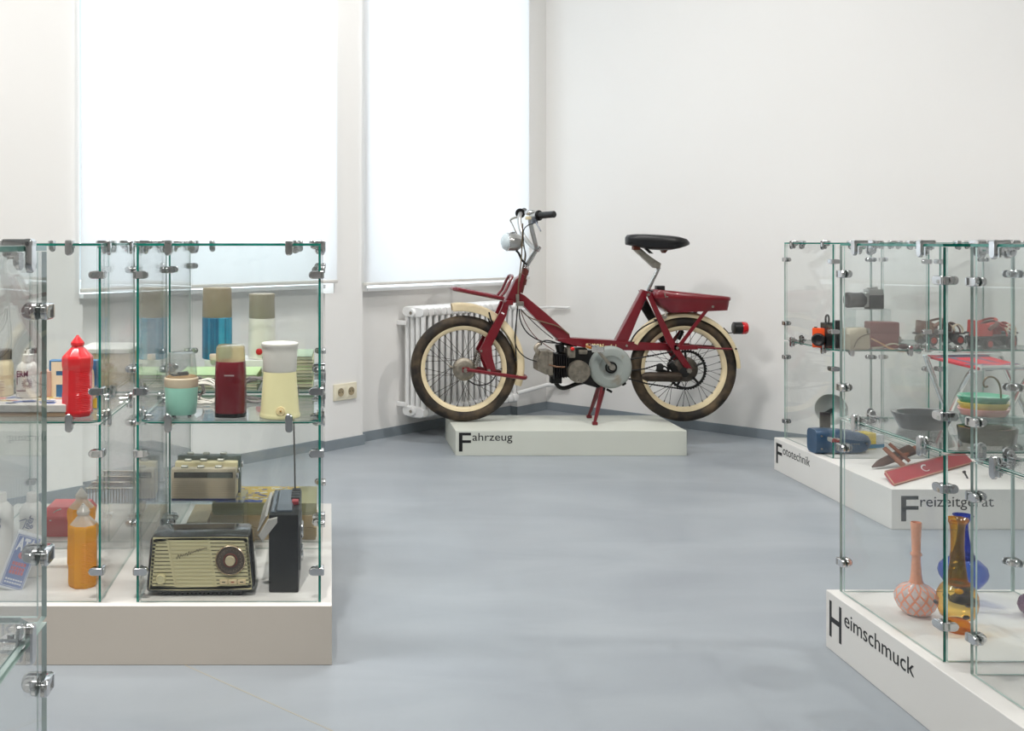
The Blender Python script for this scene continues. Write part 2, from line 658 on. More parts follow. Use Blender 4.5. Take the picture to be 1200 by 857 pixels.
# double wall socket on the pier
sa = (a_of(391) + a_of(416)) / 2
sk = thing('wall_socket', 'cream double wall socket low on the pier between the windows', 'socket', wpt(sa, 0.0, 0.0), TH)
SOCK = mat('socket_cream', (0.90, 0.87, 0.78), 0.35, var=0.02)
zc = 1.03 - (457.0 - 283) / 232.5
b = B(); b.bb(-0.078, 0.078, -0.010, 0, zc - 0.041, zc + 0.041, 0.004)
obj('cover_frame', b, SOCK, sk)
for sx in (-0.036, 0.036):
    b = B(); b.bb(sx - 0.027, sx + 0.027, -0.0125, -0.008, zc - 0.027, zc + 0.027, 0.002)
    ins = obj('socket_insert', b, SOCK, sk)
    b = B(); b.lathe([(0.021, 0), (0.021, 0.0012), (0.019, 0.0012), (0.017, 0.0002), (0.001, 0.0002)], 24, (sx, -0.0125, zc), (0, -1, 0))
    obj('socket_well', b, mat('socket_shade', (0.62, 0.56, 0.45), 0.4), ins)
    for q in (-0.0095, 0.0095):
        b = B(); b.cyl((sx + q, -0.0125, zc), (sx + q, -0.0138, zc), 0.0028, n=10)
        obj('socket_hole', b, BLACK, ins)

# ------------------------------------------------------------------ radiator with its pipes
RADM = mat('radiator_enamel', (0.93, 0.93, 0.925), 0.35, var=0.01)
RO = 0.03                                                # back of the radiator, in front of the niche wall
ra = a_of(471.5, NREC + 0.03)
rad = thing('radiator', 'white cast column radiator under the window behind the front wheel', 'radiator', wpt(ra, NREC + RO, 0), TH)
nsec, pitch, rdep = 17, 0.0485, 0.15
zb, zt = 0.105, 0.690


def section():
    b = B()
    for (z, hgt) in ((zb + 0.03, 0.06), (zt - 0.03, 0.06)):
        rings = []
        for x, k in ((-0.021, 0.80), (-0.013, 1.0), (0.013, 1.0), (0.021, 0.80)):
            ring = []
            for j in range(16):
                a = 2 * PI * j / 16
                ca, sa_ = math.cos(a), math.sin(a)
                ring.append((x, -rdep / 2 + math.copysign(abs(ca) ** 0.5, ca) * rdep / 2 * (0.92 + 0.08 * k), z + math.copysign(abs(sa_) ** 0.6, sa_) * hgt / 2 * k))
            rings.append(ring)
        b.loft(rings)
    for j in range(4):
        y = -0.019 - j * (rdep - 0.038) / 3
        b.tube([(0, y, zb + 0.03), (0, y, zt - 0.03)], 0.0165, 10, flat=0.85)
    return b


first = obj('section', section(), RADM, rad, loc=(0.02, 0, 0))
for k in range(1, nsec):
    o = first.copy(); COL.objects.link(o); o.parent = rad
    o.location = (0.02 + k * pitch, 0, 0)
for z in (zb + 0.035, zt - 0.035):
    b = B(); b.cyl((-0.016, -rdep / 2, z), (0.02, -rdep / 2, z), 0.024, n=16, bev=0.004)
    p = obj('end_plug', b, RADM, rad)
    b = B(); b.cyl((-0.020, -rdep / 2, z), (-0.014, -rdep / 2, z), 0.009, n=6)
    obj('plug_nut', b, STEEL, p)
for z in (0.17, 0.60):
    b = B(); b.bb(-0.012, -0.001, -0.035, 0.03, z - 0.012, z + 0.012, 0.002)
    obj('wall_bracket', b, RADM, rad)
xe = nsec * pitch + 0.0
for (z, r_, dz) in ((zb + 0.035, 0.0125, 0.022), (zt - 0.062, 0.0075, 0.004)):
    b = B()
    b.tube([(xe, -rdep / 2, z), (xe + 0.10, -rdep / 2, z + dz * 0.2), (ra - 0.055, -rdep / 2 + 0.01, z + dz * 0.9), (ra - 0.02, -rdep / 2 - 0.02, z + dz), (ra - 0.014, -rdep / 2 - 0.12, z + dz)], r_, 10)
    obj('supply_pipe', b, RADM, rad)
b = B(); b.cyl((xe + 0.02, -rdep / 2, zb + 0.035), (xe + 0.06, -rdep / 2, zb + 0.035), 0.019, n=8)
obj('pipe_union', b, STEEL, rad)

# ================================================================== PLINTHS
ZB, ZS, ZT = 0.145, 0.588, 1.025
CAP = 0.089


def plinth(x0, x1, y0, y1, h, m, label):
    p = thing('display_plinth', label, 'plinth', (0, 0, 0))
    p.location = ((x0 + x1) / 2, (y0 + y1) / 2, 0)
    b = B(); b.bb(x0 - p.location.x, x1 - p.location.x, y0 - p.location.y, y1 - p.location.y, 0.0, h, 0.0015, 1)
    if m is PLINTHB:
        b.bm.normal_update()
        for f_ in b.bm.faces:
            f_.material_index = 1 if f_.normal.z > 0.6 else 0  # top faces stay white, only the sides take the darkened beige
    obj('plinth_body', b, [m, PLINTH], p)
    return p


def pl(p, v):
    return Vector(v) - Vector(p.location)


pm = plinth(0.602, 1.713, 4.918, 5.357, 0.12, PLINTHG, 'low grey-white plinth carrying the red moped')
lettering('F', 14.2 / 244, CAP, pl(pm, (0.618, 4.918, 0.12 - 0.010 - CAP)), (1, 0, 0), (0, 0, 1), INK, pm, 0.006)
lettering('ahrzeug', 46.8 / 244, 0.037, pl(pm, (0.683, 4.918, 0.12 - 0.010 - 0.0375)), (1, 0, 0), (0, 0, 1), INK, pm, 0.0)

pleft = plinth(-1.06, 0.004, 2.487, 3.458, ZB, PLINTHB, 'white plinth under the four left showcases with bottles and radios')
lettering('ks', 27 / 482.5, 0.045, pl(pleft, ((2 - 387) / 482.5, 2.487, 1.03 - (745 - 283) / 482.5)), (1, 0, 0), (0, 0, 1), GREYINK, pleft)
pnear = plinth(-1.36, -0.310, 0.265, 1.235, ZB, PLINTH, 'white plinth under the showcase at the left picture edge')

pr1 = plinth(1.260, 2.30, 1.633, 2.603, ZB, PLINTH, 'white plinth under the glass vases at the right')
X = 1.260
lettering('H', 0.060, CAP, pl(pr1, (X, 2.584, ZB - 0.020 - CAP)), (0, -1, 0), (0, 0, 1), INK, pr1, 0.004)
lettering('eimschmuck', 0.300, 0.036, pl(pr1, (X, 2.509, ZB - 0.020 - 0.037)), (0, -1, 0), (0, 0, 1), INK, pr1)

pr2 = plinth(2.005, 2.975, 3.657, 4.625, ZB, PLINTH, 'white plinth carrying cameras and leisure equipment near the right wall')
lettering('F', 20.4 / 328, CAP, pl(pr2, (2.005 + 11 / 328, 3.657, ZB - 0.025 - CAP)), (1, 0, 0), (0, 0, 1), INK, pr2, 0.006)
lettering('reizeitgerät', 86 / 328, 0.037, pl(pr2, (2.005 + 33.5 / 328, 3.657, ZB - 0.025 - 0.0375)), (1, 0, 0), (0, 0, 1), INK, pr2)
lettering('F', 0.058, CAP, pl(pr2, (2.005, 4.603, ZB - 0.020 - CAP)), (0, -1, 0), (0, 0, 1), INK, pr2, 0.006)
lettering('ototechnik', 0.255, 0.037, pl(pr2, (2.005, 4.535, ZB - 0.020 - 0.0375)), (0, -1, 0), (0, 0, 1), INK, pr2)

# ================================================================== GLASS SHOWCASES
GT = 0.006


def dshape(L_, h, full=False):
    """outline in (along, across): square at 0, round at L_; full = round at both ends, centred"""
    pts = []
    r = h / 2
    if full:
        for k in range(9):
            a = -PI / 2 + PI * k / 8
            pts.append((L_ / 2 - r + r * math.cos(a), r * math.sin(a)))
        for k in range(9):
            a = PI / 2 + PI * k / 8
            pts.append((-L_ / 2 + r + r * math.cos(a), r * math.sin(a)))
    else:
        pts = [(-0.006, r * 0.85), (-0.0045, r), ]
        pts = [(-0.0045, -r), ]
        for k in range(9):
            a = -PI / 2 + PI * k / 8
            pts.append((L_ - r + r * math.cos(a), r * math.sin(a)))
        pts += [(-0.0045, r), (-0.008, r * 0.8), (-0.008, -r * 0.8)]
    return pts


def corner_clamp_mesh():
    b = B()
    h = 0.019
    for swap in (False, True):
        def P(al, ac, out):
            p = (al, out, ac) if not swap else (out, al, ac)
            return p
        for (o0, o1, L_) in ((-0.0005, -0.0075, 0.030), (GT + 0.0005, GT + 0.0065, 0.027)):
            d = dshape(L_, h)
            if o1 > 0:
                d = [(max(x, 0.008), y) for x, y in d]
            n = len(d)
            k = 0.86
            cx = L_ / 2
            base = [P(x, y, o0) for x, y in d]
            mid = [P(x, y, o0 + (o1 - o0) * 0.7) for x, y in d]
            top = [P(cx + (x - cx) * k, y * k, o1) for x, y in d]
            b.loft([base, mid, top])
        # screw head inside
        c0, c1 = P(0.018, 0, GT + 0.006), P(0.018, 0, GT + 0.0085)
        b.cyl(c0, c1, 0.0042, n=10)
    return b


def mid_clamp_mesh():
    b = B()
    # outer stadium plate on the joint of two panels, out = -y, up = z
    for (o0, o1, L_, h) in ((-0.0005, -0.0080, 0.046, 0.0185), (GT + 0.0005, GT + 0.005, 0.040, 0.016)):
        d = dshape(L_, h, True)
        base = [(y, o0, x) for x, y in d]
        mid = [(y, o0 + (o1 - o0) * 0.7, x) for x, y in d]
        top = [(y * 0.82, o1, x * 0.92) for x, y in d]
        b.loft([base, mid, top])
    # jaws that hold the shelf
    for z in (0.006, -0.006):
        b.box((0, 0.016, z), (0.016, 0.024, 0.004), None, 0.001, 1)
        b.cyl((0, 0.018, z), (0, 0.018, z + math.copysign(0.005, z)), 0.004, n=10)
    return b


_cc = obj('clamp', corner_clamp_mesh(), CHROME)
CLAMP_C = _cc.data
_mc = obj('clamp', mid_clamp_mesh(), CHROME)
CLAMP_M = _mc.data
bpy.data.objects.remove(_cc); bpy.data.objects.remove(_mc)


def put_clamp(me, parent, loc, a, bb_):
    """axes: a -> local x, bb_ -> local y, z by the right hand"""
    a, bb_ = Vector(a), Vector(bb_)
    c = a.cross(bb_)
    o = bpy.data.objects.new('clamp', me)
    COL.objects.link(o)
    o.parent = parent
    M = Matrix((a, bb_, c)).transposed().to_4x4()
    M.translation = Vector(loc)
    o.matrix_local = M
    return o


def pane(name, parent, x0, x1, y0, y1, z0, z1, cut=None, edge=None):
    b = B()
    dx, dy, dz = x1 - x0, y1 - y0, z1 - z0
    if cut:
        c = cut
        b.prism([(x0 + c, y0, z0), (x1 - c, y0, z0), (x1, y0 + c, z0), (x1, y1 - c, z0), (x1 - c, y1, z0), (x0 + c, y1, z0), (x0, y1 - c, z0), (x0, y0 + c, z0)], (0, 0, dz))
    else:
        b.bb(x0, x1, y0, y1, z0, z1)
    ax = min(range(3), key=lambda i: (dx, dy, dz)[i])
    b.bm.normal_update()
    for f in b.bm.faces:
        n = f.normal
        f.material_index = 0 if abs(n[ax]) > 0.9 else (2 if ax == 0 and n.y > -0.9 else 1)  # side panel edges turned from the viewer take the painted lit tone
    return obj(name, b, [GLASS, edge or EDGE, EDGE_LIT], parent, 20)


def tower(x0, x1, y0, y1, label):
    t = thing('glass_showcase', label, 'showcase', ((x0 + x1) / 2, (y0 + y1) / 2, ZB))
    hx, hy = (x1 - x0) / 2, (y1 - y0) / 2
    tiers = ((0.001, ZS - ZB - 0.008), (ZS - ZB - 0.001, ZT - ZB - GT - 0.001))
    g = 0.010
    for (z0, z1) in tiers:
        pane('side_panel', t, -hx, -hx + GT, -hy, hy, z0, z1)
        pane('side_panel', t, hx - GT, hx, -hy, hy, z0, z1)
        pane('front_panel', t, -hx + g, hx - g, -hy, -hy + GT, z0, z1, None, EDGE_LIT)
        pane('back_panel', t, -hx + g, hx - g, hy - GT, hy, z0, z1, None, EDGE_LIT)
        for z in (z0 + 0.075, z1 - 0.070):
            for (sx, sy) in ((-1, -1), (1, -1), (1, 1), (-1, 1)):
                a, bb_ = Vector((-sx, 0, 0)), Vector((0, -sy, 0))
                if a.cross(bb_).z < 0:
                    a, bb_ = bb_, a
                put_clamp(CLAMP_C, t, (sx * hx, sy * hy, z), a, bb_)
    pane('top_panel', t, -hx, hx, -hy, hy, ZT - ZB - GT, ZT - ZB)
    zs = ZS - ZB
    pane('glass_shelf', t, -hx + 0.0075, hx - 0.0075, -hy + 0.0075, hy - 0.0075, zs - GT, zs, 0.022)
    q = 0.078
    for (ex, ey) in ((0, -1), (0, 1), (-1, 0), (1, 0)):
        inn = Vector((-ex, -ey, 0))
        along = Vector((-ey, ex, 0))
        hl, hn = (hx, hy) if ex == 0 else (hy, hx)
        for s in (-1, 1):
            p = along * (s * (hl - q)) - inn * hn
            down = Vector((0, 0, -1))
            put_clamp(CLAMP_C, t, p + Vector((0, 0, ZT - ZB)), inn, down)
            x = inn.cross(Vector((0, 0, 1)))
            put_clamp(CLAMP_M, t, p + Vector((0, 0, zs - GT / 2)), x, inn)
    return t


CW = 0.452
tower(-0.475, -0.023, 2.51, 2.95, 'glass showcase with coffee grinders above and the cream-faced radio below')
tower(-0.475, -0.023, 3.01, 3.45, 'glass showcase behind the coffee grinders, holding two thermos flasks')
tower(-1.014, -0.562, 2.51, 2.95, 'glass showcase with the red bottle above and amber bottles below')
tower(-1.014, -0.562, 3.01, 3.45, 'glass showcase behind the bottles, holding a red tub')
tower(-0.787, -0.335, 0.77, 1.21, 'near empty glass showcase cut off by the left picture edge')
tower(1.288, 1.730, 2.152, 2.588, 'glass showcase with dishes on its shelf and glass vases below')
tower(1.308, 1.750, 1.655, 2.092, 'near glass showcase at the right edge, in front of the vases')
tower(2.045, 2.440, 4.170, 4.612, 'glass showcase with cameras on its shelf by the right wall')
tower(2.480, 2.945, 4.170, 4.612, 'glass showcase with roller skates on its shelf by the right wall')


# ================================================================== MOPED
MD = 5.175
MO = Vector(((671 - PX) * MD / F, MD, 0.12))
mop = thing('moped', 'dark red vintage moped with cream mudguards on its low plinth', 'moped', MO)
SM = F / MD


def M(px, py, y=0.0):
    """local moped point seen at the pixel, y metres behind (+) or in front of (-) the wheel plane"""
    return W(px, py, MD + y) - MO


def mir(p):
    return Vector((p.x, -p.y, p.z))


def px_(n):
    return n / SM


def side_plate(pts, y, th, bev=0.0):
    """plate whose near face carries the pixel outline at y, thickness th going away from the camera"""
    return [M(x, z, y) for x, z in pts], (0, th, 0)


def wheel(name, cx, cy, hub_r, hub_w):
    c = M(cx, cy, 0)
    R0, R1, TW = 0.2675, 0.214, 0.029
    c.z = R0 + 0.0003
    b = B()
    n = 168
    rings = []
    prof = []
    for j in range(14):
        a = 2 * PI * j / 14
        rr = (R0 + R1) / 2 + (R0 - R1) / 2 * math.cos(a)
        yy = TW * math.copysign(abs(math.sin(a)) ** 0.85, math.sin(a))
        prof.append((rr, yy, a))
    for k in range(n):
        t_ = 2 * PI * k / n
        ring = []
        for (rr, yy, a) in prof:
            sh = 0.6 < abs(math.sin(a)) < 0.95 and math.cos(a) > 0
            r = rr - (0.0030 if (sh and k % 2) else 0)
            ring.append(c + Vector((r * math.cos(t_), yy, r * math.sin(t_))))
        rings.append(ring)
    b.loft(rings, False, True)
    ty = obj(name, b, RUBBER, mop, 50)
    ty['label'] = 'dark worn tyre with notched shoulders'
    b = B()
    rp = [(0.2165, 0.019), (0.205, 0.017), (0.196, 0.010), (0.193, 0.0), (0.196, -0.010), (0.205, -0.017), (0.2165, -0.019), (0.207, -0.012), (0.202, 0), (0.207, 0.012)]
    rings = []
    for k in range(96):
        t_ = 2 * PI * k / 96
        rings.append([c + Vector((r * math.cos(t_), y, r * math.sin(t_))) for r, y in rp])
    b.loft(rings, False, True)
    obj('rim', b, CREAM, ty)['label'] = 'cream painted rim'
    b = B()
    ns = 36
    for k in range(ns):
        side = 1 if k % 2 else -1
        a = 2 * PI * k / ns
        ah = a + (0.85 if (k // 2) % 2 else -0.85)
        p0 = c + Vector((hub_r * 0.9 * math.cos(ah), side * hub_w * 0.5, hub_r * 0.9 * math.sin(ah)))
        p1 = c + Vector((0.197 * math.cos(a), side * 0.004, 0.197 * math.sin(a)))
        b.tube([p0, p1], 0.0014, 4)
        d = (p0 - p1).normalized()
        b.tube([p1, p1 + d * 0.012], 0.0026, 5)
    sp = obj('spokes', b, mat('spoke_wire', (0.27, 0.25, 0.23), 0.4, 0.8, var=0.25), ty)
    sp['kind'] = 'stuff'
    return ty, c


fw, fc = wheel('front_wheel', 543, 432.3, 0.050, 0.05)
b = B()
b.lathe([(0.010, -0.052), (0.030, -0.050), (0.050, -0.044), (0.0575, -0.036), (0.0575, -0.026), (0.052, -0.022), (0.052, 0.02), (0.040, 0.03), (0.010, 0.045)], 36, fc, (0, 1, 0))
b.mi = 0
b.torus(fc + Vector((0, -0.045, 0)), (0, 1, 0), 0.040, 0.0025, 36, 6)
b.tube([M(531, 431, -0.045), M(526, 429, -0.045)], 0.006, 8)
hub = obj('brake_hub', b, ALU, fw)
b = B()
b.cyl(fc + Vector((0, -0.082, 0)), fc + Vector((0, 0.082, 0)), 0.006, n=10)
for s in (-1, 1):
    b.cyl(fc + Vector((0, s * 0.070, 0)), fc + Vector((0, s * 0.080, 0)), 0.012, n=6)
obj('axle', b, STEEL, fw)

rw, rc = wheel('rear_wheel', 800.3, 433.2, 0.045, 0.06)
b = B()
b.lathe([(0.012, -0.050), (0.050, -0.048), (0.062, -0.040), (0.064, -0.010), (0.050, 0.0), (0.045, 0.03), (0.012, 0.045)], 36, rc, (0, 1, 0))
obj('brake_hub', b, mat('dark_alloy', (0.34, 0.31, 0.28), 0.45, 0.6, var=0.3, scale=40), rw)
b = B()
b.cyl(rc + Vector((0, -0.10, 0)), rc + Vector((0, 0.10, 0)), 0.007, n=10)
for s in (-1, 1):
    b.cyl(rc + Vector((0, s * 0.088, 0)), rc + Vector((0, s * 0.098, 0)), 0.013, n=6)
obj('axle', b, STEEL, rw)
# sprocket with teeth and open arms
b = B()
n = 88
Rr = 0.0985
o_, i_ = [], []
for k in range(n):
    a = 2 * PI * k / n
    r = Rr + (0.004 if k % 2 else -0.002)
    o_.append(rc + Vector((r * math.cos(a), -0.056, r * math.sin(a))))
    i_.append(rc + Vector(((Rr - 0.012) * math.cos(a), -0.056, (Rr - 0.012) * math.sin(a))))
b.ring(o_, i_, (0, 0.005, 0))
for k in range(5):
    a = 2 * PI * k / 5 + 0.4
    d = Vector((math.cos(a), 0, math.sin(a)))
    b.tube([rc + d * 0.05 + Vector((0, -0.053, 0)), rc + d * 0.09 + Vector((0, -0.053, 0))], 0.006, 6)
obj('sprocket', b, BLACKM, rw)


def fender(name, cx, cy, a0, a1, r0, r1, hw, skirt, mods=None):
    c = M(cx, cy, 0)
    b = B()
    n = 40
    rings = []
    for k in range(n + 1):
        f = k / n
        a = math.radians(a0 + (a1 - a0) * f)
        r = r0 + (r1 - r0) * f
        sec = [(-hw, r - skirt), (-hw * 1.0, r - skirt * 0.45), (-hw * 0.82, r - 0.007), (-hw * 0.45, r - 0.0015), (0, r), (hw * 0.45, r - 0.0015), (hw * 0.82, r - 0.007), (hw, r - skirt * 0.45), (hw, r - skirt)]
        th = 0.0022
        inner = [(y * 0.94, q - th) for y, q in sec][::-1]
        rings.append([c + Vector((q * math.cos(a), y, q * math.sin(a))) for y, q in sec + inner])
    b.loft(rings)
    return obj(name, b, CREAM, mop, 40)


ff = fender('front_mudguard', 542, 431.5, 100, -17, px_(77.5), px_(71.5), 0.040, 0.040)
ff['label'] = 'cream front mudguard'
b = B()
for s in (-1, 1):
    b.tube([M(573, 366, -0.042 * 1) if s < 0 else mir(M(573, 366, -0.042)), M(578, 384, -0.044) if s < 0 else mir(M(578, 384, -0.044))], 0.004, 6)
    b.tube([M(607, 440, -0.043) if s < 0 else mir(M(607, 440, -0.043)), M(601, 446, -0.043) if s < 0 else mir(M(601, 446, -0.043))], 0.004, 6)
obj('mudguard_stay', b, BLACKM, ff)
rf = fender('rear_mudguard', 800.3, 433.2, 152, 2, px_(69.5), px_(66.5), 0.038, 0.026)
rf['label'] = 'cream rear mudguard'
b = B()
b.cyl(M(862.5, 409, -0.0385), M(862.5, 409, -0.042), 0.005, n=8)
obj('bolt_head', b, BLACKM, rf)

# --- fork with leading arm
yb = -0.058
fk = None
for s in (-1, 1):
    pts = [(590.7, 354), (597.3, 356), (593.3, 370), (582.7, 392.7), (575.2, 405.5), (577.5, 420), (582.0, 435.5), (571.4, 436), (566.5, 420), (561.3, 412.0), (573.3, 388.7), (585.3, 367.3)]
    near = [M(x, z, yb - 0.007) for x, z in pts]
    b = B()
    if s < 0:
        b.prism(near, (0, 0.018, 0), 0.003, 1)
    else:
        b.prism([mir(p) for p in near], (0, -0.018, 0), 0.003, 1)
    o = obj('fork_blade', b, RED, mop)
    if s < 0:
        b = B()
        b.cyl(M(573, 434.7, yb - 0.008), M(573, 434.7, yb - 0.016), 0.009, n=12)
        b.cyl(M(564, 411.5, yb - 0.008), M(564, 411.5, yb - 0.014), 0.006, n=10)
        obj('pivot_bolt', b, STEEL, o)
        b = B()
        b.box(M(589.3, 367.3, yb - 0.0075), (0.016, 0.001, 0.007), Matrix.Rotation(0.5, 3, 'Y'))
        obj('reflector_mark', b, WHITE, o)
b = B()
pts = [(592.7, 352), (604, 328.7), (612, 320.7), (615.6, 323.0), (612, 335.3), (607.6, 345.0), (606.7, 354.5), (596.5, 357)]
b.prism([M(x, z, -0.036) for x, z in pts], (0, 0.072, 0), 0.006, 2)
b.bb(M(590, 355).x, M(599, 355).x, -0.066, 0.066, M(595, 357).z, M(595, 351.5).z, 0.004)
obj('fork_crown', b, RED, mop)

b = B()
A0, A1 = M(546.8, 433.6, -0.072), M(616, 443.3, -0.072)
arc = []
for k in range(13):
    a = -PI / 2 + PI * k / 12
    arc.append(A1 + Vector((0.022 * math.cos(a) - 0.012, 0, 0)) + Vector((0, 0.072 + 0.072 * math.sin(a), 0)))
b.tube([A0, A0.lerp(A1, 0.5)] + arc + [mir(A0.lerp(A1, 0.5)), mir(A0)], 0.0095, 10)
b.box(A0 + Vector((-0.004, 0, 0.0)), (0.036, 0.012, 0.026), None, 0.004)
b.box(mir(A0) + Vector((-0.004, 0, 0.0)), (0.036, 0.012, 0.026), None, 0.004)
obj('leading_arm', b, RED, mop)
for s in (-1, 1):
    b = B()
    p0, p1 = M(557.5, 431, -0.050), M(562.5, 413, -0.050)
    if s > 0:
        p0, p1 = mir(p0), mir(p1)
    hl = []
    d = p1 - p0
    e1 = d.normalized().orthogonal().normalized(); e2 = d.normalized().cross(e1)
    for k in range(73):
        a = 2 * PI * 8 * k / 72
        hl.append(p0 + d * (k / 72) + e1 * (0.009 * math.cos(a)) + e2 * (0.009 * math.sin(a)))
    b.tube(hl, 0.0022, 5)
    b.tube([p0, p1], 0.005, 8)
    obj('shock_spring', b, STEEL, mop)

# --- front carrier
b = B()
yc = -0.075
e0, e1 = M(590.5, 350.3, yc), M(536.2, 339.6, yc)
b.tube([e0, e1, e1 + Vector((-0.012, 0.02, 0.002)), mir(e1) + Vector((-0.012, -0.02, 0.002)), mir(e1), mir(e0)], 0.0105, 10)
for f in (0.2, 0.5, 0.8):
    p = e0.lerp(e1, f)
    b.tube([p, mir(p)], 0.006, 8)
obj('front_carrier', b, RED, mop)
b = B()
hp = [M(587, 347.5, yc + 0.02), M(592.5, 341, yc + 0.02), M(596.5, 332, yc + 0.02), M(600.3, 324.3, yc + 0.025)]
b.tube(hp + [hp[-1] + Vector((0.003, 0.02, 0.004)), mir(hp[-1]) + Vector((0.003, -0.02, 0.004))] + [mir(p) for p in hp[::-1]], 0.007, 8)
obj('carrier_hoop', b, RED, mop)
b = B(); b.ball(M(601.0, 358.8, -0.05), (0.017, 0.017, 0.017), 16, 10)
b.cyl(M(601, 358.8, -0.05), M(607, 356.5, -0.03), 0.007, n=8)
obj('horn_bulb', b, WHITE, mop)['label'] = 'small white round horn under the steering head'

# --- frame
b = B()
pts = [(607.3, 342), (615, 346.2), (640, 367.3), (667.5, 391.5), (668.5, 396.5), (656, 399.5), (653.3, 398), (636, 382), (612, 356.7), (606.5, 352)]
b.prism([M(x, z, -0.030) for x, z in pts], (0, 0.060, 0), 0.006, 2)
obj('down_tube', b, RED, mop)
b = B()
pts = [(653.5, 396.6), (668, 396.2), (722, 399.4), (760, 401.6), (792, 403.6), (792, 411.2), (735, 410.7), (700, 410.2), (672, 405.0), (654, 400.2)]
b.prism([M(x, z, -0.034) for x, z in pts], (0, 0.068, 0), 0.004, 2)
beam = obj('frame_beam', b, RED, mop)
GOLD = mat('faded_gold_decal', (0.95, 0.87, 0.66), 0.5, var=0.25, scale=200)
o0 = M(686.5, 408.2, -0.0346)
lettering('SIMSON', px_(20.5), px_(5.2), o0, (1, 0, -0.03), (0, 0, 1), GOLD, beam, 0.035)
lettering('mofa 1', px_(13.2), px_(4.8), M(708.8, 408.6, -0.0346), (1, 0, -0.03), (0, 0, 1), GOLD, beam, 0.03)
b = B(); b.cyl(M(734.4, 405.3, -0.034), M(734.4, 405.3, -0.038), 0.006, n=10)
obj('bolt_head', b, STEEL, beam)
b = B()
pts = [(753.5, 339.5), (760.5, 342.0), (736, 401.5), (721.5, 400)]
b.prism([M(x, z, -0.024) for x, z in pts], (0, 0.048, 0), 0.005, 2)
obj('seat_tube', b, RED, mop)
for s in (-1, 1):
    def q(x, z, y=-0.062):
        p = M(x, z, y)
        return p if s < 0 else mir(p)
    b = B()
    pts = [(756.5, 341.5), (762.0, 342.5), (789, 398), (812, 433), (805.5, 436), (781.5, 402)]
    b.prism([q(x, z) for x, z in pts], (0, 0.010 * (1 if s < 0 else -1), 0), 0.0025, 1)
    st = obj('rear_stay', b, RED, mop)
    if s < 0:
        b = B()
        b.cyl(M(760.0, 345.3, -0.063), M(760.0, 345.3, -0.068), 0.007, n=12)
        b.cyl(M(793.8, 408, -0.063), M(793.8, 408, -0.068), 0.007, n=12)
        obj('stay_bolt', b, STEEL, st)
    b = B()
    b.prism([q(830.5, 357.5), (q(834.5, 358.5)), q(799, 405.5), q(795, 403.5)], (0, 0.006 * (1 if s < 0 else -1), 0), 0.001, 1)
    b.prism([q(790, 404.3), q(818, 405.2), q(818, 409.8), q(790, 410.8)], (0, 0.008 * (1 if s < 0 else -1), 0), 0.001, 1)
    b.tube([q(817, 407.5), q(858, 409.3, -0.045)], 0.0055, 6)
    obj('rack_strut', b, RED, mop)
b = B()
for s in (-1, 1):
    b.cyl(M(779, 371, s * 0.066), M(779, 371, s * 0.04), 0.012, n=10)
b.tube([M(779, 371, -0.066), M(781, 365, -0.05), M(779, 371, 0.066)], 0.006, 8)
obj('stay_clamp', b, STEEL, mop)

# --- tank box over the rear wheel
b = B()


def boxring(x0, x1, z, hw, taper=1.0):
    n = 20
    cx, hx = (x0 + x1) / 2, (x1 - x0) / 2
    r = []
    for k in range(n):
        a = 2 * PI * k / n
        ca, sa_ = math.cos(a), math.sin(a)
        r.append(Vector((cx + math.copysign(abs(ca) ** 0.25, ca) * hx, math.copysign(abs(sa_) ** 0.25, sa_) * hw, z)))
    return r


def slopering(xa, za, xb, zb_, hw):
    """ring whose height runs from za at xa to zb_ at xb"""
    pa, pb = M(xa, za, -hw), M(xb, zb_, -hw)
    r = boxring(pa.x, pb.x, 0, hw)
    for p in r:
        f = (p.x - pa.x) / (pb.x - pa.x)
        p.z = pa.z + (pb.z - pa.z) * f
    return r


b.loft([slopering(784, 366.8, 854.5, 363.9, 0.064), slopering(774, 358.5, 856.2, 357.8, 0.072), slopering(769.5, 350.0, 857.2, 352.2, 0.077)])
tank = obj('tank_box', b, RED, mop, 50)
b = B()
b.loft([slopering(767.8, 350.2, 858.5, 352.7, 0.081), slopering(767.3, 347.8, 858.8, 351.0, 0.082), slopering(767.8, 342.5, 858.6, 349.2, 0.080), slopering(770, 339.6, 857.0, 348.2, 0.073)])
lid = obj('tank_lid', b, RED, tank, 50)
b = B()
b.loft([boxring(M(768.4, 0, 0).x, M(777.8, 0, 0).x, M(0, 342, 0).z, 0.024), boxring(M(768.4, 0, 0).x, M(777.8, 0, 0).x, M(0, 335, 0).z, 0.024)])
obj('filler_cap', b, BLACK, tank)
b = B()
b.box(M(779.6, 346.3, -0.0825), (0.006, 0.003, 0.022), Matrix.Rotation(-0.2, 3, 'Y'), 0.001, 1)
b.box(M(781.2, 348.0, -0.0825), (0.016, 0.003, 0.005), None, 0.001, 1)
b.cyl(M(835.5, 359.5, -0.074), M(835.5, 359.5, -0.081), 0.0065, n=10)
obj('latch', b, STEEL, tank)
b = B()
b.bb(M(762, 0).x, M(769, 0).x, -0.03, 0.03, M(0, 347).z, M(0, 340).z, 0.004)
obj('tank_bracket', b, BLACKM, mop)

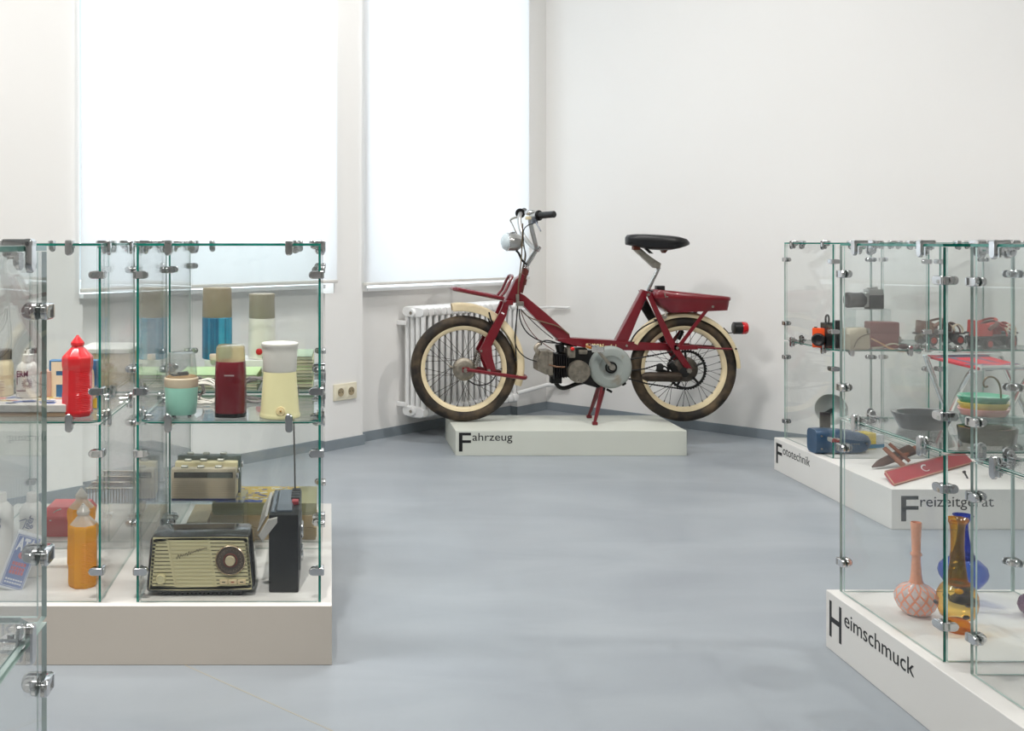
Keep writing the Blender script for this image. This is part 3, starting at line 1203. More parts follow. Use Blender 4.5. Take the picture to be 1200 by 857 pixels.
# --- saddle
b = B()
st_ = [(734.2, 277.5, 287.0, 0.028), (736.5, 275.2, 287.6, 0.044), (745, 274.4, 289.0, 0.062), (755, 274.4, 291.3, 0.080), (768, 275.0, 293.2, 0.096), (781, 276.0, 293.3, 0.104), (791, 277.2, 291.5, 0.100), (799, 279.5, 289.0, 0.084), (803.8, 283.0, 287.4, 0.055)]
rings = []
for (x, zt_, zb_, hw) in st_:
    pt, pb_ = M(x, zt_, 0), M(x, zb_, 0)
    ring = []
    for k in range(20):
        a = 2 * PI * k / 20
        ca, sa_ = math.cos(a), math.sin(a)
        zc_ = pb_.z + (pt.z - pb_.z) * 0.55
        up = pt.z - zc_; dn = zc_ - pb_.z
        z = zc_ + (up * abs(sa_) ** 0.45 if sa_ > 0 else -dn * abs(sa_) ** 0.35)
        ring.append(Vector((pt.x, math.copysign(abs(ca) ** 0.6, ca) * hw, z)))
    rings.append(ring)
b.loft(rings)
sad = obj('saddle', b, LEATHER, mop, 55)
for k, y in enumerate((-0.035, 0.035)):
    b = B()
    p0, p1 = M(757.0, 291.5, y), M(763, 297.0, y)
    hl = []
    for i in range(41):
        a = 2 * PI * 5 * i / 40
        hl.append(p0.lerp(p1, i / 40) + Vector((0.009 * math.cos(a), 0.009 * math.sin(a), 0)))
    b.tube(hl, 0.0022, 5)
    obj('saddle_spring', b, BLACKM, sad)
b = B()
b.prism([M(776.8, 292.5, -0.03), M(783.5, 292.5, -0.03), M(780, 296.8, -0.03)], (0, 0.06, 0), 0.002, 1)
obj('saddle_bracket', b, mat('rusty_steel', (0.42, 0.22, 0.15), 0.6, 0.4, var=0.3), sad)
b = B()
b.bb(M(741.5, 0).x, M(749, 0).x, -0.02, 0.02, M(0, 293).z, M(0, 287).z, 0.003)
obj('saddle_bracket', b, mat('rusty_steel', (0.42, 0.22, 0.15)), sad)
b = B()
b.prism([M(742.0, 291.8, -0.016), M(750.5, 290.6, -0.016), M(762, 300.5, -0.016), M(775.2, 309.0, -0.016), M(773.5, 315.2, -0.016), M(766.5, 314.2, -0.016), M(754, 302.5, -0.016)], (0, 0.032, 0), 0.005, 2)
ar = obj('saddle_arm', b, STEEL, mop)
b = B()
b.cyl(M(769.6, 310.6, -0.022), M(769.6, 310.6, 0.022), 0.017, n=18, bev=0.002)
b.cyl(M(769.6, 310.6, -0.026), M(769.6, 310.6, 0.026), 0.007, n=8)
obj('clamp_joint', b, STEEL, ar)
b = B(); b.tube([M(772.5, 313.5, 0), M(758.0, 342.5, 0)], 0.0095, 12)
obj('saddle_post', b, CHROME, mop)

# --- tail light
b = B()
c0 = M(859.2, 384.6, 0)
b.lathe([(0.026, 0), (0.031, 0.003), (0.031, 0.040), (0.029, 0.041)], 24, c0, (1, 0, 0))
tl_ = obj('tail_light', b, BLACK, mop)
b = B()
b.lathe([(0.0315, 0.040), (0.032, 0.044), (0.032, 0.062), (0.028, 0.068)], 24, c0, (1, 0, 0))
o = obj('tail_lens', b, mat('red_lens', (0.78, 0.03, 0.07), 0.2, coat=0.6), tl_)
b = B()
b.tube([M(858.5, 390, -0.015), M(853.5, 390.5, -0.015), M(848, 384.5, -0.02)], 0.003, 6)
b.tube([M(858.5, 390, 0.015), M(853.5, 390.5, 0.015), M(848, 384.5, 0.02)], 0.003, 6)
obj('light_bracket', b, BLACKM, tl_)

# --- steering: stem, risers, handlebar
b = B()
b.tube([M(609, 343), M(616.5, 312.5)], 0.0165, 16)
b.cyl(M(611.5, 333.5), M(613.0, 326.5), 0.021, n=18)
b.cyl(M(614.5, 322), M(616, 314.5), 0.019, n=18)
obj('steering_head', b, mat('rust_red_steel', (0.42, 0.20, 0.17), 0.5, 0.4, var=0.25, scale=50), mop)
b = B()
b.tube([M(615.5, 316), M(618, 310), M(629.5, 291)], 0.0125, 14)
b.ball(M(616.2, 315), 0.019, 14, 10)
b.cyl(M(628.0, 294), M(631.3, 288), 0.018, n=16, bev=0.003)
b.cyl(M(629.8, 290.8, -0.03), M(629.8, 290.8, 0.03), 0.008, n=8)
obj('handlebar_stem', b, CHROME, mop)
SIL = mat('silver_paint', (0.72, 0.72, 0.71), 0.28, 0.75, var=0.1)
b = B()
near = [M(622.0, 253.8, -0.14), M(621.2, 258, -0.12), M(623.0, 268, -0.10), M(626.5, 282, -0.065), M(628.3, 288.5, -0.035), M(627.4, 291.3, -0.005)]
far = [M(624.5, 290.0, 0.02), M(618, 283, 0.06), M(610.5, 272, 0.10), M(608.5, 258, 0.13), M(609, 252, 0.15)]
bar0 = [M(636, 252.0, -0.20), M(628, 252.6, -0.165)]
bar1 = [M(611, 249, 0.19), M(613.5, 248.2, 0.24)]


def smooth(pts, it=2):
    for _ in range(it):
        q = [pts[0]]
        for a, c in zip(pts[:-1], pts[1:]):
            q += [a.lerp(c, 0.25), a.lerp(c, 0.75)]
        q.append(pts[-1])
        pts = q
    return pts


b.tube(smooth(bar0 + near + far + bar1), 0.0115, 12)
hb = obj('handlebar', b, SIL, mop)
b = B()
g0, g1 = M(631, 252.7, -0.18), M(650.0, 251.2, -0.27)
d = (g1 - g0).normalized()
b.tube([g0, g0 + d * 0.006, g0 + d * 0.008, g1 - d * 0.004, g1], 1, 14, radii=[0.026, 0.026, 0.0165, 0.0165, 0.012])
obj('grip', b, BLACK, hb)
g0, g1 = M(609.5, 250.2, 0.17), M(614.5, 247.2, 0.27)
d = (g1 - g0).normalized()
b = B(); b.tube([g0, g0 + d * 0.006, g0 + d * 0.008, g1 - d * 0.004, g1], 1, 14, radii=[0.026, 0.026, 0.0165, 0.0165, 0.012])
obj('grip', b, BLACK, hb)
b = B()
b.tube(smooth([M(627.0, 257, -0.17), M(629.0, 263, -0.19), M(631.5, 267, -0.20), M(633.6, 271, -0.21)]), 0.006, 8, flat=0.6)
b.box(M(626.5, 258.5, -0.165), (0.03, 0.022, 0.03), None, 0.005)
obj('brake_lever', b, mat('lever_grey', (0.45, 0.47, 0.5), 0.4, 0.7), hb)
b = B()
b.tube(smooth([M(607.5, 254, 0.17), M(602, 255.5, 0.18), M(597.5, 258, 0.19), M(599.5, 261, 0.19)]), 0.007, 8, flat=0.6)
obj('brake_lever', b, STEEL, hb)
b = B()
b.ball(M(621.7, 249.4, -0.11), (0.030, 0.024, 0.015), 18, 10)
bell = obj('bell', b, CHROME, hb)
b = B(); b.box(M(622.5, 255.6, -0.14), (0.056, 0.028, 0.016), None, 0.004)
obj('switch_housing', b, mat('ivory', (0.83, 0.78, 0.64), 0.4), hb)

# --- headlight
b = B()
hx = M(592.5, 283.5, -0.035)
ax = Vector((1, 0.16, -0.03)).normalized()
b.lathe([(0.037, 0.004), (0.0455, 0.006), (0.0455, 0.02), (0.0450, 0.045), (0.040, 0.066), (0.028, 0.082), (0.008, 0.089)], 28, hx, ax)
hl_ = obj('headlight', b, SIL, mop)
b = B()
b.lathe([(0.0435, 0.008), (0.042, 0.0), (0.034, -0.012), (0.020, -0.019), (0.004, -0.021)], 28, hx, ax)
obj('headlight_lens', b, mat('lamp_glass', (0.78, 0.82, 0.83), 0.12, var=0.1, scale=60, coat=0.6), hl_)
b = B()
b.torus(hx + ax * 0.009, ax, 0.0445, 0.003, 32, 8)
b.box(M(601.5, 272.5, -0.035), (0.03, 0.012, 0.006), None, 0.002)
obj('headlight_rim', b, CHROME, hl_)
b = B()
b.tube([M(604, 292.5, -0.03), M(608.0, 297, -0.025), M(611, 304, -0.02), M(616, 309.5, -0.012)], 0.0055, 8)
b.tube([M(604, 292.5, 0.03), M(608.0, 297, 0.025), M(611, 304, 0.02), M(616, 309.5, 0.012)], 0.0055, 8)
obj('headlight_bracket', b, BLACKM, hl_)

# --- engine
b = B()
hc = [(633, 411.5), (645.3, 411.0), (645.3, 438.5), (640.5, 439.6), (629.6, 434.5), (629.2, 424), (632, 421)]
b.prism([M(x, z, -0.055) for x, z in hc], (0, 0.11, 0), 0.006, 2)
b.bb(M(639.5, 0).x, M(645.5, 0).x, -0.060, 0.060, M(0, 438.5).z, M(0, 410.5).z, 0.003, 1)
eng = obj('engine', b, ALU, mop)
b = B()
for k in range(7):
    x = 646.8 + k * 2.7
    zt_ = 413.2 + k * 0.35
    b.box((M(x, 0, 0).x, 0, (M(0, zt_).z + M(0, 443.0 - k * 0.4).z) / 2), (0.0048, 0.13, M(0, zt_).z - M(0, 443.0 - k * 0.4).z), None, 0.001, 1)
b.tube([M(645, 428), M(668, 432)], 0.042, 18)
b.box(M(651, 445), (0.055, 0.05, 0.035), None, 0.005)
obj('cylinder_fins', b, BLACKM, eng)
b = B(); b.tube([M(643, 427.5, -0.062), M(652, 430, -0.069), M(662, 430.5, -0.066)], 0.004, 6)
obj('spark_lead', b, mat('rust_brown', (0.46, 0.33, 0.24), 0.6), eng)
b = B()
b.prism([M(664, 409, -0.045), M(712, 409, -0.045), M(722, 450, -0.045), M(700, 455, -0.045), M(676, 448, -0.045), M(664, 436, -0.045)], (0, 0.09, 0), 0.008, 2)
obj('crankcase', b, BLACKM, eng)
cc = M(679.3, 436.2, -0.085)
b = B()
b.lathe([(0.052, 0.04), (0.0560, 0.036), (0.0565, 0.012), (0.052, 0.004), (0.020, 0.0), (0.001, 0.0)], 40, cc, (0, 1, 0))
cv = obj('crank_cover', b, ALU, eng)
b = B()
b.torus(M(677.7, 446.0, -0.086), (0, 1, 0), 0.007, 0.0025, 18, 6)
b.cyl(M(679.3, 436.2, -0.083), M(679.3, 436.2, -0.087), 0.004, n=8)
obj('drain_plug', b, STEEL, cv)
fcn = M(716.5, 430.9, -0.075)
b = B()
b.lathe([(0.1055, 0.03), (0.1065, 0.026), (0.106, 0.012), (0.100, 0.004), (0.090, 0.0), (0.060, 0.001), (0.056, 0.004), (0.040, 0.007), (0.026, 0.009)], 56, fcn, (0, 1, 0))
FLY = mat('grey_green_paint', (0.63, 0.655, 0.635), 0.5, 0.1, var=0.1, scale=16, col2=(0.55, 0.52, 0.46), thr=(0.56, 0.72))
fl = obj('drive_cover', b, FLY, eng)
b = B()
b.torus(fcn + Vector((0, 0.004, 0)), (0, 1, 0), 0.026, 0.004, 28, 8)
b.cyl(fcn + Vector((0, 0.004, 0)), fcn + Vector((0, -0.020, 0)), 0.017, n=16)
b.torus(fcn + Vector((0.002, -0.02, 0)), (0, 1, 0), 0.010, 0.003, 20, 8)
obj('crank_hub', b, BLACKM, fl)
b = B()
k0, k1 = M(717.0, 430.5, -0.095), M(700.5, 411.0, -0.098)
b.tube([k0, k0.lerp(k1, 0.5), k1], 1, 10, radii=[0.011, 0.0095, 0.0085], flat=0.7)
b.cyl(k0 + Vector((0, -0.012, 0)), k0 + Vector((0, 0.01, 0)), 0.015, n=14)
crank = obj('pedal_crank', b, STEEL, mop)
b = B()
pc = M(698.0, 409.4, -0.15)
b.cyl(pc + Vector((0, 0.06, 0)), pc + Vector((0, -0.05, 0)), 0.008, n=10)
for q in ((-0.02, 0.012), (0.02, -0.004)):
    b.box(pc + Vector((q[0], 0, q[1])), (0.014, 0.09, 0.02), None, 0.004)
for y in (-0.045, 0.045):
    b.box(pc + Vector((0, y, 0.003)), (0.06, 0.006, 0.026), None, 0.002, 1)
obj('pedal', b, CHROME, crank)
b = B(); b.box(pc + Vector((-0.034, 0, 0.010)), (0.008, 0.07, 0.012), None, 0.002, 1)
obj('pedal_reflector', b, mat('amber_reflector', (0.75, 0.45, 0.12), 0.3), crank)
b = B()
b.tube(smooth([M(650, 446), M(653, 452), M(658.5, 455.5), M(666, 454), M(676, 449.5), M(690, 447)]), 0.0105, 10)
obj('exhaust_pipe', b, BLACKM, mop)
b = B()
b.tube(smooth([M(634, 417, -0.02), M(630, 412.5, -0.03), M(627.3, 408.8, -0.035), M(629, 405, -0.035), M(633, 402.5, -0.03)]), 0.0105, 10)
obj('spark_plug_cap', b, mat('aged_alloy', (0.68, 0.64, 0.58), 0.4, 0.5), eng)
b = B(); b.box(M(632.8, 402.6, -0.03), (0.018, 0.02, 0.018), None, 0.004)
obj('lead_connector', b, BLACK, eng)
b = B()
b.box(M(668.5, 413.5, -0.04), (0.040, 0.05, 0.048), None, 0.006)
b.cyl(M(668, 405), M(668, 411), 0.018, n=14)
b.cyl(M(655, 410), M(666, 412), 0.019, n=14)
cb = obj('carburettor', b, ALU, eng)
b = B(); b.ball(M(670.8, 409.0, -0.075), 0.0105, 14, 8)
obj('choke_knob', b, mat('red_plastic', (0.85, 0.07, 0.06), 0.3), cb)
b = B()
b.cyl(M(655.0, 403), M(657.5, 412), 0.022, n=14)
b.tube(smooth([M(657, 402), M(668, 402.5), M(676, 404)]), 0.012, 10)
b.tube(smooth([M(690, 406), M(688, 414), M(680, 418), M(672, 420)]), 0.014, 10)
b.tube([M(655, 413), M(662, 424)], 0.012, 8)
obj('intake_hose', b, BLACK, eng)
b = B(); b.box(M(682, 412.3, -0.03), (0.045, 0.05, 0.022), None, 0.006)
obj('float_bowl', b, ALU, eng)

# --- rear drive: silencer, chains
b = B()
b.lathe([(0.012, -0.02), (0.022, 0), (0.024, 0.02), (0.024, 0.16), (0.018, 0.175), (0.006, 0.18)], 20, M(757, 441.5, -0.085), (1, 0, -0.02))
obj('silencer', b, mat('burnt_steel', (0.22, 0.18, 0.14), 0.55, 0.4, var=0.35, scale=30), mop)


def chain(name, pts, parent, r=0.0038):
    b = B()
    P_ = []
    for a, c in zip(pts[:-1], pts[1:]):
        nn_ = max(2, int((c - a).length / 0.0063))
        P_ += [a.lerp(c, k / nn_) for k in range(nn_)]
    P_.append(pts[-1])
    b.tube(P_, r, 6, radii=[r * (1.25 if k % 2 else 0.8) for k in range(len(P_))])
    return obj(name, b, BLACKM, parent)


chain('drive_chain', [M(722, 424, -0.054), M(755, 418.5, -0.054), M(795, 411.0, -0.054)], mop)
chain('drive_chain', [M(722, 440, -0.054), M(758, 449.8, -0.054), M(800, 456.2, -0.054)], mop)
chain('drive_chain', [M(724, 437, -0.04), M(755, 432.5, -0.04), M(773, 427, -0.04), M(790, 435, -0.04)], mop)
b = B()
b.cyl(M(773.5, 430, -0.046), M(773.5, 430, -0.03), 0.018, n=14)
b.box(M(779, 436, -0.038), (0.09, 0.012, 0.022), Matrix.Rotation(0.3, 3, 'Y'), 0.003, 1)
b.box(M(789, 432, -0.05), (0.03, 0.02, 0.075), Matrix.Rotation(-0.5, 3, 'Y'), 0.004, 1)
b.cyl(M(802, 436.5, -0.068), M(802, 436.5, -0.05), 0.024, n=16)
obj('chain_tensioner', b, BLACKM, mop)
b = B()
b.prism([M(752.0, 362, 0.03), M(757.5, 352, 0.03), M(781, 397, 0.03), M(776.5, 402, 0.03)], (0, 0.02, 0), 0.002, 1)
b.tube([M(795, 398, 0.04), M(800, 388, 0.04)], 0.010, 8)
obj('inner_stay', b, BLACKM, mop)

# --- stand: two legs
for (x0, z0, x1, z1, y0, y1) in ((706.5, 454, 697.0, 497.6, -0.045, -0.10), (702.5, 453, 690.3, 493.0, 0.045, 0.10)):
    b = B()
    p0, p1 = M(x0, z0, y0), M(x1, z1, y1)
    p1.z = max(p1.z, 0.010) if y1 < 0 else p1.z
    p1.z = 0.012
    b.tube([p0, p0.lerp(p1, 0.06), p1], 1, 8, radii=[0.021, 0.021, 0.011], flat=0.55)
    lg = obj('stand_leg', b, RED, mop)
    b = B(); b.box(p1 + Vector((0, 0, -0.004)), (0.026, 0.022, 0.016), None, 0.003)
    obj('stand_foot', b, RED, lg)
b = B()
b.cyl(M(706, 455.5, -0.06), M(706, 455.5, 0.06), 0.013, n=12)
b.box(M(714, 458.0, -0.05), (0.03, 0.012, 0.012), Matrix.Rotation(0.5, 3, 'Y'), 0.002, 1)
b.box(M(731, 450.0, -0.06), (0.022, 0.02, 0.012), Matrix.Rotation(-0.6, 3, 'Y'), 0.003, 1)
obj('stand_pivot', b, BLACKM, mop)

# --- cables
CABLE = mat('black_cable', (0.10, 0.095, 0.09), 0.5)
CABG = mat('olive_cable', (0.42, 0.36, 0.27), 0.5)
CABR = mat('red_brown_cable', (0.35, 0.13, 0.11), 0.5)
for (m_, r, pts) in (
        (CABG, 0.0033, [(612.5, 262, -0.10), (612, 285, -0.06), (610.5, 310, -0.05), (607.8, 330, -0.05), (606.8, 350, -0.05), (606.5, 362, -0.05)]),
        (CABLE, 0.0030, [(606.5, 358, -0.05), (605, 378, -0.05), (603.5, 400, -0.05), (605.5, 425, -0.05), (613, 413, -0.05)][:4] + [(603, 420, -0.055)]),
        (CABLE, 0.0028, [(606.8, 362, -0.05), (604.5, 380, -0.05), (602.8, 398, -0.055), (606, 410, -0.055), (616, 420, -0.05), (629.5, 424, -0.05)]),
        (CABLE, 0.0032, [(608.5, 362, -0.045), (609, 375, -0.04), (616, 389, -0.04), (626, 396.5, -0.04), (634, 400, -0.04), (645, 402, -0.04), (657, 402.5, -0.04)]),
        (CABLE, 0.0040, [(634, 402, -0.04), (638, 399, -0.04), (645, 399.5, -0.04), (653, 402.5, -0.04)]),
        (CABR, 0.0020, [(610.5, 365, -0.045), (616, 380, -0.04), (628, 396.5, -0.04), (640, 405, -0.04), (650, 411.5, -0.04)]),
        (CABLE, 0.0024, [(610, 362, -0.045), (622, 375, -0.038), (636, 388, -0.036), (648, 397, -0.036)]),
        (CABG, 0.0030, [(610, 363, -0.045), (620, 373, -0.038), (640, 378.5, -0.037), (655, 382.5, -0.037), (667, 392, -0.037)]),
        (CABG, 0.0026, [(599.5, 261, 0.19), (604, 271, 0.12), (612, 285, 0.05), (616, 296, 0.02), (613, 312, -0.02), (608.5, 330, -0.05)]),
        (CABLE, 0.0026, [(625, 262, -0.16), (618, 264, -0.12), (612.5, 270, -0.08), (614, 290, -0.06), (617, 300, -0.05), (613, 315, -0.05)]),
        (CABLE, 0.0036, [(549, 446, -0.05), (556, 451.0, -0.05), (566, 452, -0.05), (576, 448, -0.05), (581, 440, -0.05)]),
        (CABLE, 0.0036, [(766, 375, -0.05), (772, 376, -0.05), (752, 384, -0.05), (744, 392, -0.045), (740, 401, -0.04)][0:1] + [(773, 374.5, -0.055), (757, 381, -0.05), (745, 390, -0.045), (739, 401, -0.04)]),
):
    b = B()
    b.tube(smooth([M(*p) for p in pts]), r, 6)
    obj('cable', b, m_, mop)
b = B()
b.box(M(609.5, 356.0, -0.05), (0.035, 0.022, 0.022), None, 0.004)
b.cyl(M(606.3, 345, -0.05), M(606.3, 355, -0.05), 0.009, n=10)
obj('cable_clip', b, STEEL, mop)


# ================================================================== LEFT SHOWCASES: upper shelf, coffee grinders
def sc(py, z):
    return (py - PY) / (EYE - z)


MINT = mat('mint_enamel', (0.62, 0.84, 0.76), 0.35, var=0.03)
MAROON = mat('maroon_plastic', (0.42, 0.07, 0.12), 0.22, var=0.05, coat=0.3)
PALEY = mat('pale_yellow_plastic', (0.93, 0.90, 0.70), 0.32, var=0.02)
OFFW = mat('off_white_plastic', (0.90, 0.885, 0.85), 0.35, var=0.02)
BEIGE = mat('beige_plastic', (0.87, 0.80, 0.69), 0.35, var=0.03)
TAN = mat('tan_plastic', (0.57, 0.52, 0.43), 0.42, var=0.06)
LIDC = clear('clear_lid', (0.88, 0.91, 0.90), 0.10, 0.03, body=0.11, edge=0.9)
LIDY = clear('yellowed_lid', (0.90, 0.84, 0.62), 0.05, 0.03, body=0.35, bodycol=(0.85, 0.78, 0.55), edge=0.5)

# mint grinder
p = on(212.5, 486.5, ZS); q = F / p.y
g = thing('coffee_grinder', 'mint green coffee grinder with clear lid, leftmost on the shelf', 'coffee grinder', p, 0.15)
R = lambda n: n / q / 2
b = B()
b.lathe([(R(33), 0.004), (R(34.5), 0.006), (R(37), 0.030), (R(38.8), (486.5 - 453) / q), (R(38.5), (486.5 - 452.5) / q)], 40)
obj('body', b, MINT, g)
b = B()
b.lathe([(R(38.6), (486.5 - 453) / q), (R(39.8), (486.5 - 451) / q), (R(39.8), (486.5 - 443) / q), (R(37.5), (486.5 - 441.5) / q), (R(34), (486.5 - 443) / q), (R(33), (486.5 - 447) / q), (0.002, (486.5 - 447.5) / q)], 40)
obj('collar', b, BEIGE, g)
b = B()
b.lathe([(R(36.5), (486.5 - 443.5) / q), (R(36.5), (486.5 - 441) / q), (R(31), (486.5 - 440) / q)], 36)
obj('rim_ring', b, mat('ochre_ring', (0.70, 0.52, 0.30), 0.5), g)
b = B()
z = (486.5 - 438) / q
b.cyl((0, 0, z - 0.016), (0, 0, z), R(9), R(7), 14)
b.box((0, 0, z - 0.006), (0.055, 0.014, 0.005), Matrix.Rotation(0.5, 3, 'Z') @ Matrix.Rotation(0.2, 3, 'Y'), 0.001, 1)
b.box((0.004, 0, z - 0.001), (0.030, 0.013, 0.012), Matrix.Rotation(0.5, 3, 'Z'), 0.003, 1)
obj('blade', b, BLACK, g)
b = B()
b.lathe([(R(37), (486.5 - 441.5) / q), (R(35), (486.5 - 428) / q), (R(32.5), (486.5 - 416) / q), (R(31), (486.5 - 413.6) / q), (R(27), (486.5 - 413) / q), (0.001, (486.5 - 413) / q)], 40, cap=False)
obj('lid', b, LIDC, g)
b = B()
for a in (0.7, 2.4, 4.0, 5.5):
    b.cyl((R(26) * math.cos(a), R(26) * math.sin(a), 0), (R(26) * math.cos(a), R(26) * math.sin(a), 0.006), 0.005, n=10)
obj('rubber_feet', b, BLACK, g)

# maroon grinder
p = on(270.3, 487.2, ZS); q = F / p.y
g = thing('coffee_grinder', 'tall maroon coffee grinder with yellowed lid, middle of the shelf', 'coffee grinder', p, 0)
ov = lambda a, z: 1 / (abs(math.cos(a)) ** 3.2 + abs(math.sin(a)) ** 3.2) ** (1 / 3.2)
b = B()
b.lathe([(R(34), 0.003), (R(36), 0.004), (R(36.8), 0.014), (R(36.2), (487.2 - 440) / q), (R(34.6), (487.2 - 423.6) / q), (R(33), (487.2 - 422.4) / q)], 44, shape=ov)
gb = obj('body', b, MAROON, g)
b = B()
b.lathe([(R(33), 0), (R(36.4), 0.0005), (R(36.8), 0.008), (R(36.8), 0.0105)], 44, shape=lambda a, z: ov(a, z) * 1.004)
obj('base', b, BLACK, g)
b = B()
b.lathe([(R(33.5), (487.2 - 423.2) / q), (R(33.6), (487.2 - 412) / q), (R(32.5), (487.2 - 406.5) / q), (R(29), (487.2 - 404.4) / q), (0.002, (487.2 - 403.8) / q)], 40, cap=False, shape=ov)
obj('lid', b, LIDY, g)
b = B()
for k in range(6):
    b.box((-0.0105 + k * 0.0042, -R(36.4) - 0.0002, (487.2 - 438) / q), (0.0030, 0.0006, 0.0034))
obj('maker_print', b, mat('pale_print', (0.75, 0.70, 0.70), 0.4), gb)

# pale yellow grinder
p = on(328, 488.5, ZS); q = F / p.y
g = thing('coffee_grinder', 'pale yellow coffee grinder with wide white hopper, rightmost on the shelf', 'coffee grinder', p, 0)
b = B()
b.lathe([(R(46), 0), (R(48), 0.002), (R(48), 0.008), (R(46.5), 0.011), (R(45.5), 0.014), (R(38.5), (488.5 - 436) / q), (R(38), (488.5 - 435) / q)], 44)
gb = obj('body', b, PALEY, g)
b = B()
b.lathe([(R(37), (488.5 - 435.8) / q), (R(38.2), (488.5 - 434.8) / q), (R(39.2), (488.5 - 433) / q), (R(41), (488.5 - 413) / q), (R(42), (488.5 - 406.5) / q), (R(43.3), (488.5 - 405.5) / q), (R(43.3), (488.5 - 402.4) / q), (R(41.8), (488.5 - 401.6) / q), (R(38), (488.5 - 402.4) / q), (0.002, (488.5 - 403.2) / q)], 44)
obj('hopper', b, OFFW, g)
b = B()
c0 = Vector((0.004, -R(46) + 0.0015, (488.5 - 478.5) / q)); nrm = Vector((0.08, -1, 0.13)).normalized()
b.lathe([(0.0115, -0.004), (0.0118, 0.0015), (0.010, 0.003), (0.008, 0.002), (0.0075, 0.0035), (0.001, 0.0045)], 24, c0, nrm)
kn = obj('switch_knob', b, mat('cream_knob', (0.94, 0.86, 0.66), 0.35), g)
b = B(); b.ball(c0 + nrm * 0.005, 0.0028, 10, 6)
obj('knob_centre', b, mat('brass', (0.66, 0.50, 0.25), 0.3, 0.9), kn)

# power cords behind the grinders
CW1 = mat('white_cord', (0.88, 0.86, 0.82), 0.5)
CG1 = mat('grey_cord', (0.48, 0.46, 0.45), 0.5)


def cord(cx, cy, rx, rz, m_, lab, seed, loops=4, lift=0.02):
    rnd = random.Random(seed)
    pts = []
    n = loops * 14
    for k in range(n):
        a = 2 * PI * k / 14
        f = 0.75 + 0.35 * rnd.random()
        pts.append(Vector((cx + rx * f * math.cos(a), cy + 0.035 * math.sin(a * 0.7 + seed), ZS + 0.004 + lift + rz * f * math.sin(a))))
    for q_ in pts:
        q_.z = max(q_.z, ZS + 0.004)
    b = B(); b.tube(smooth(pts, 1), 0.0030, 6)
    o = obj('power_cord', b, m_)
    tag(o, lab, 'cord')
    return o


cord(-0.342, 2.79, 0.040, 0.032, CW1, 'white power cord bunched up between the mint and maroon grinders', 3, 4, 0.028)
cord(-0.385, 2.85, 0.036, 0.030, CG1, 'grey power cord coiled right behind the mint grinder', 5, 3, 0.026)
cord(-0.200, 2.82, 0.046, 0.034, CG1, 'grey power cord looped between the maroon and yellow grinders', 8, 4, 0.030)

# magazines in two piles and the block the flasks stand on (rear showcase)
MAGS = [mat('pale_green_cover', (0.77, 0.88, 0.66), 0.45, var=0.03), mat('grey_green_cover', (0.62, 0.70, 0.60), 0.5), mat('cream_cover', (0.90, 0.87, 0.74), 0.5), mat('olive_cover', (0.66, 0.66, 0.50), 0.5)]
PAPER = mat('paper_edges', (0.86, 0.84, 0.74), 0.8, var=0.05, scale=90)


def magazine(name, x, y, z, w_, d_, h, m_, rot, lab, group):
    t_ = thing(name, lab, 'magazine', (x, y, z), rot, group)
    b = B(); b.bb(-w_ / 2, w_ / 2, -d_ / 2, d_ / 2, h - 0.0016, h); b.bb(-w_ / 2, w_ / 2, -d_ / 2, d_ / 2, 0, 0.0016)
    b.bb(-w_ / 2, -w_ / 2 + 0.002, -d_ / 2, d_ / 2, 0.0016, h - 0.0016)
    obj('cover', b, m_, t_)
    b = B(); b.bb(-w_ / 2 + 0.002, w_ / 2 - 0.002, -d_ / 2 + 0.002, d_ / 2 - 0.002, 0.0016, h - 0.0016)
    obj('pages', b, PAPER, t_)
    return t_


rnd = random.Random(4)
zz = ZS + 0.0005
for k in range(5):
    m_ = [MAGS[1], MAGS[2], MAGS[1], MAGS[3], MAGS[0]][k]
    magazine('magazine', -0.33 + rnd.uniform(-.006, .006), 3.135 + rnd.uniform(-.004, .004), zz, 0.235, 0.20, 0.0088, m_, rnd.uniform(-.02, .02),
             'pale green magazine lying on top of the low pile behind the mint grinder' if k == 4 else 'thin magazine inside the low pile behind the mint grinder', 'magazines in the low pile')
    zz += 0.0093
zz = ZS + 0.0005
for k in range(10):
    m_ = [MAGS[1], MAGS[2], MAGS[0], MAGS[3], MAGS[1], MAGS[2], MAGS[0], MAGS[3], MAGS[2], MAGS[1]][k]
    magazine('magazine', -0.128 + rnd.uniform(-.004, .004), 3.135 + rnd.uniform(-.003, .003), zz, 0.148, 0.20, 0.0098 if k < 9 else 0.0088, m_, rnd.uniform(-.015, .015),
             'pale magazine lying on top of the tall pile behind the yellow grinder' if k == 9 else 'thin magazine inside the tall pile behind the yellow grinder', 'magazines in the tall pile')
    zz += 0.0102
bl = thing('display_block', 'white display block under the two thermos flasks', 'block', (-0.245, 3.325, ZS))
b = B(); b.bb(-0.155, 0.155, -0.07, 0.07, 0, 0.064, 0.001, 1)
obj('block_body', b, WHITE, bl)

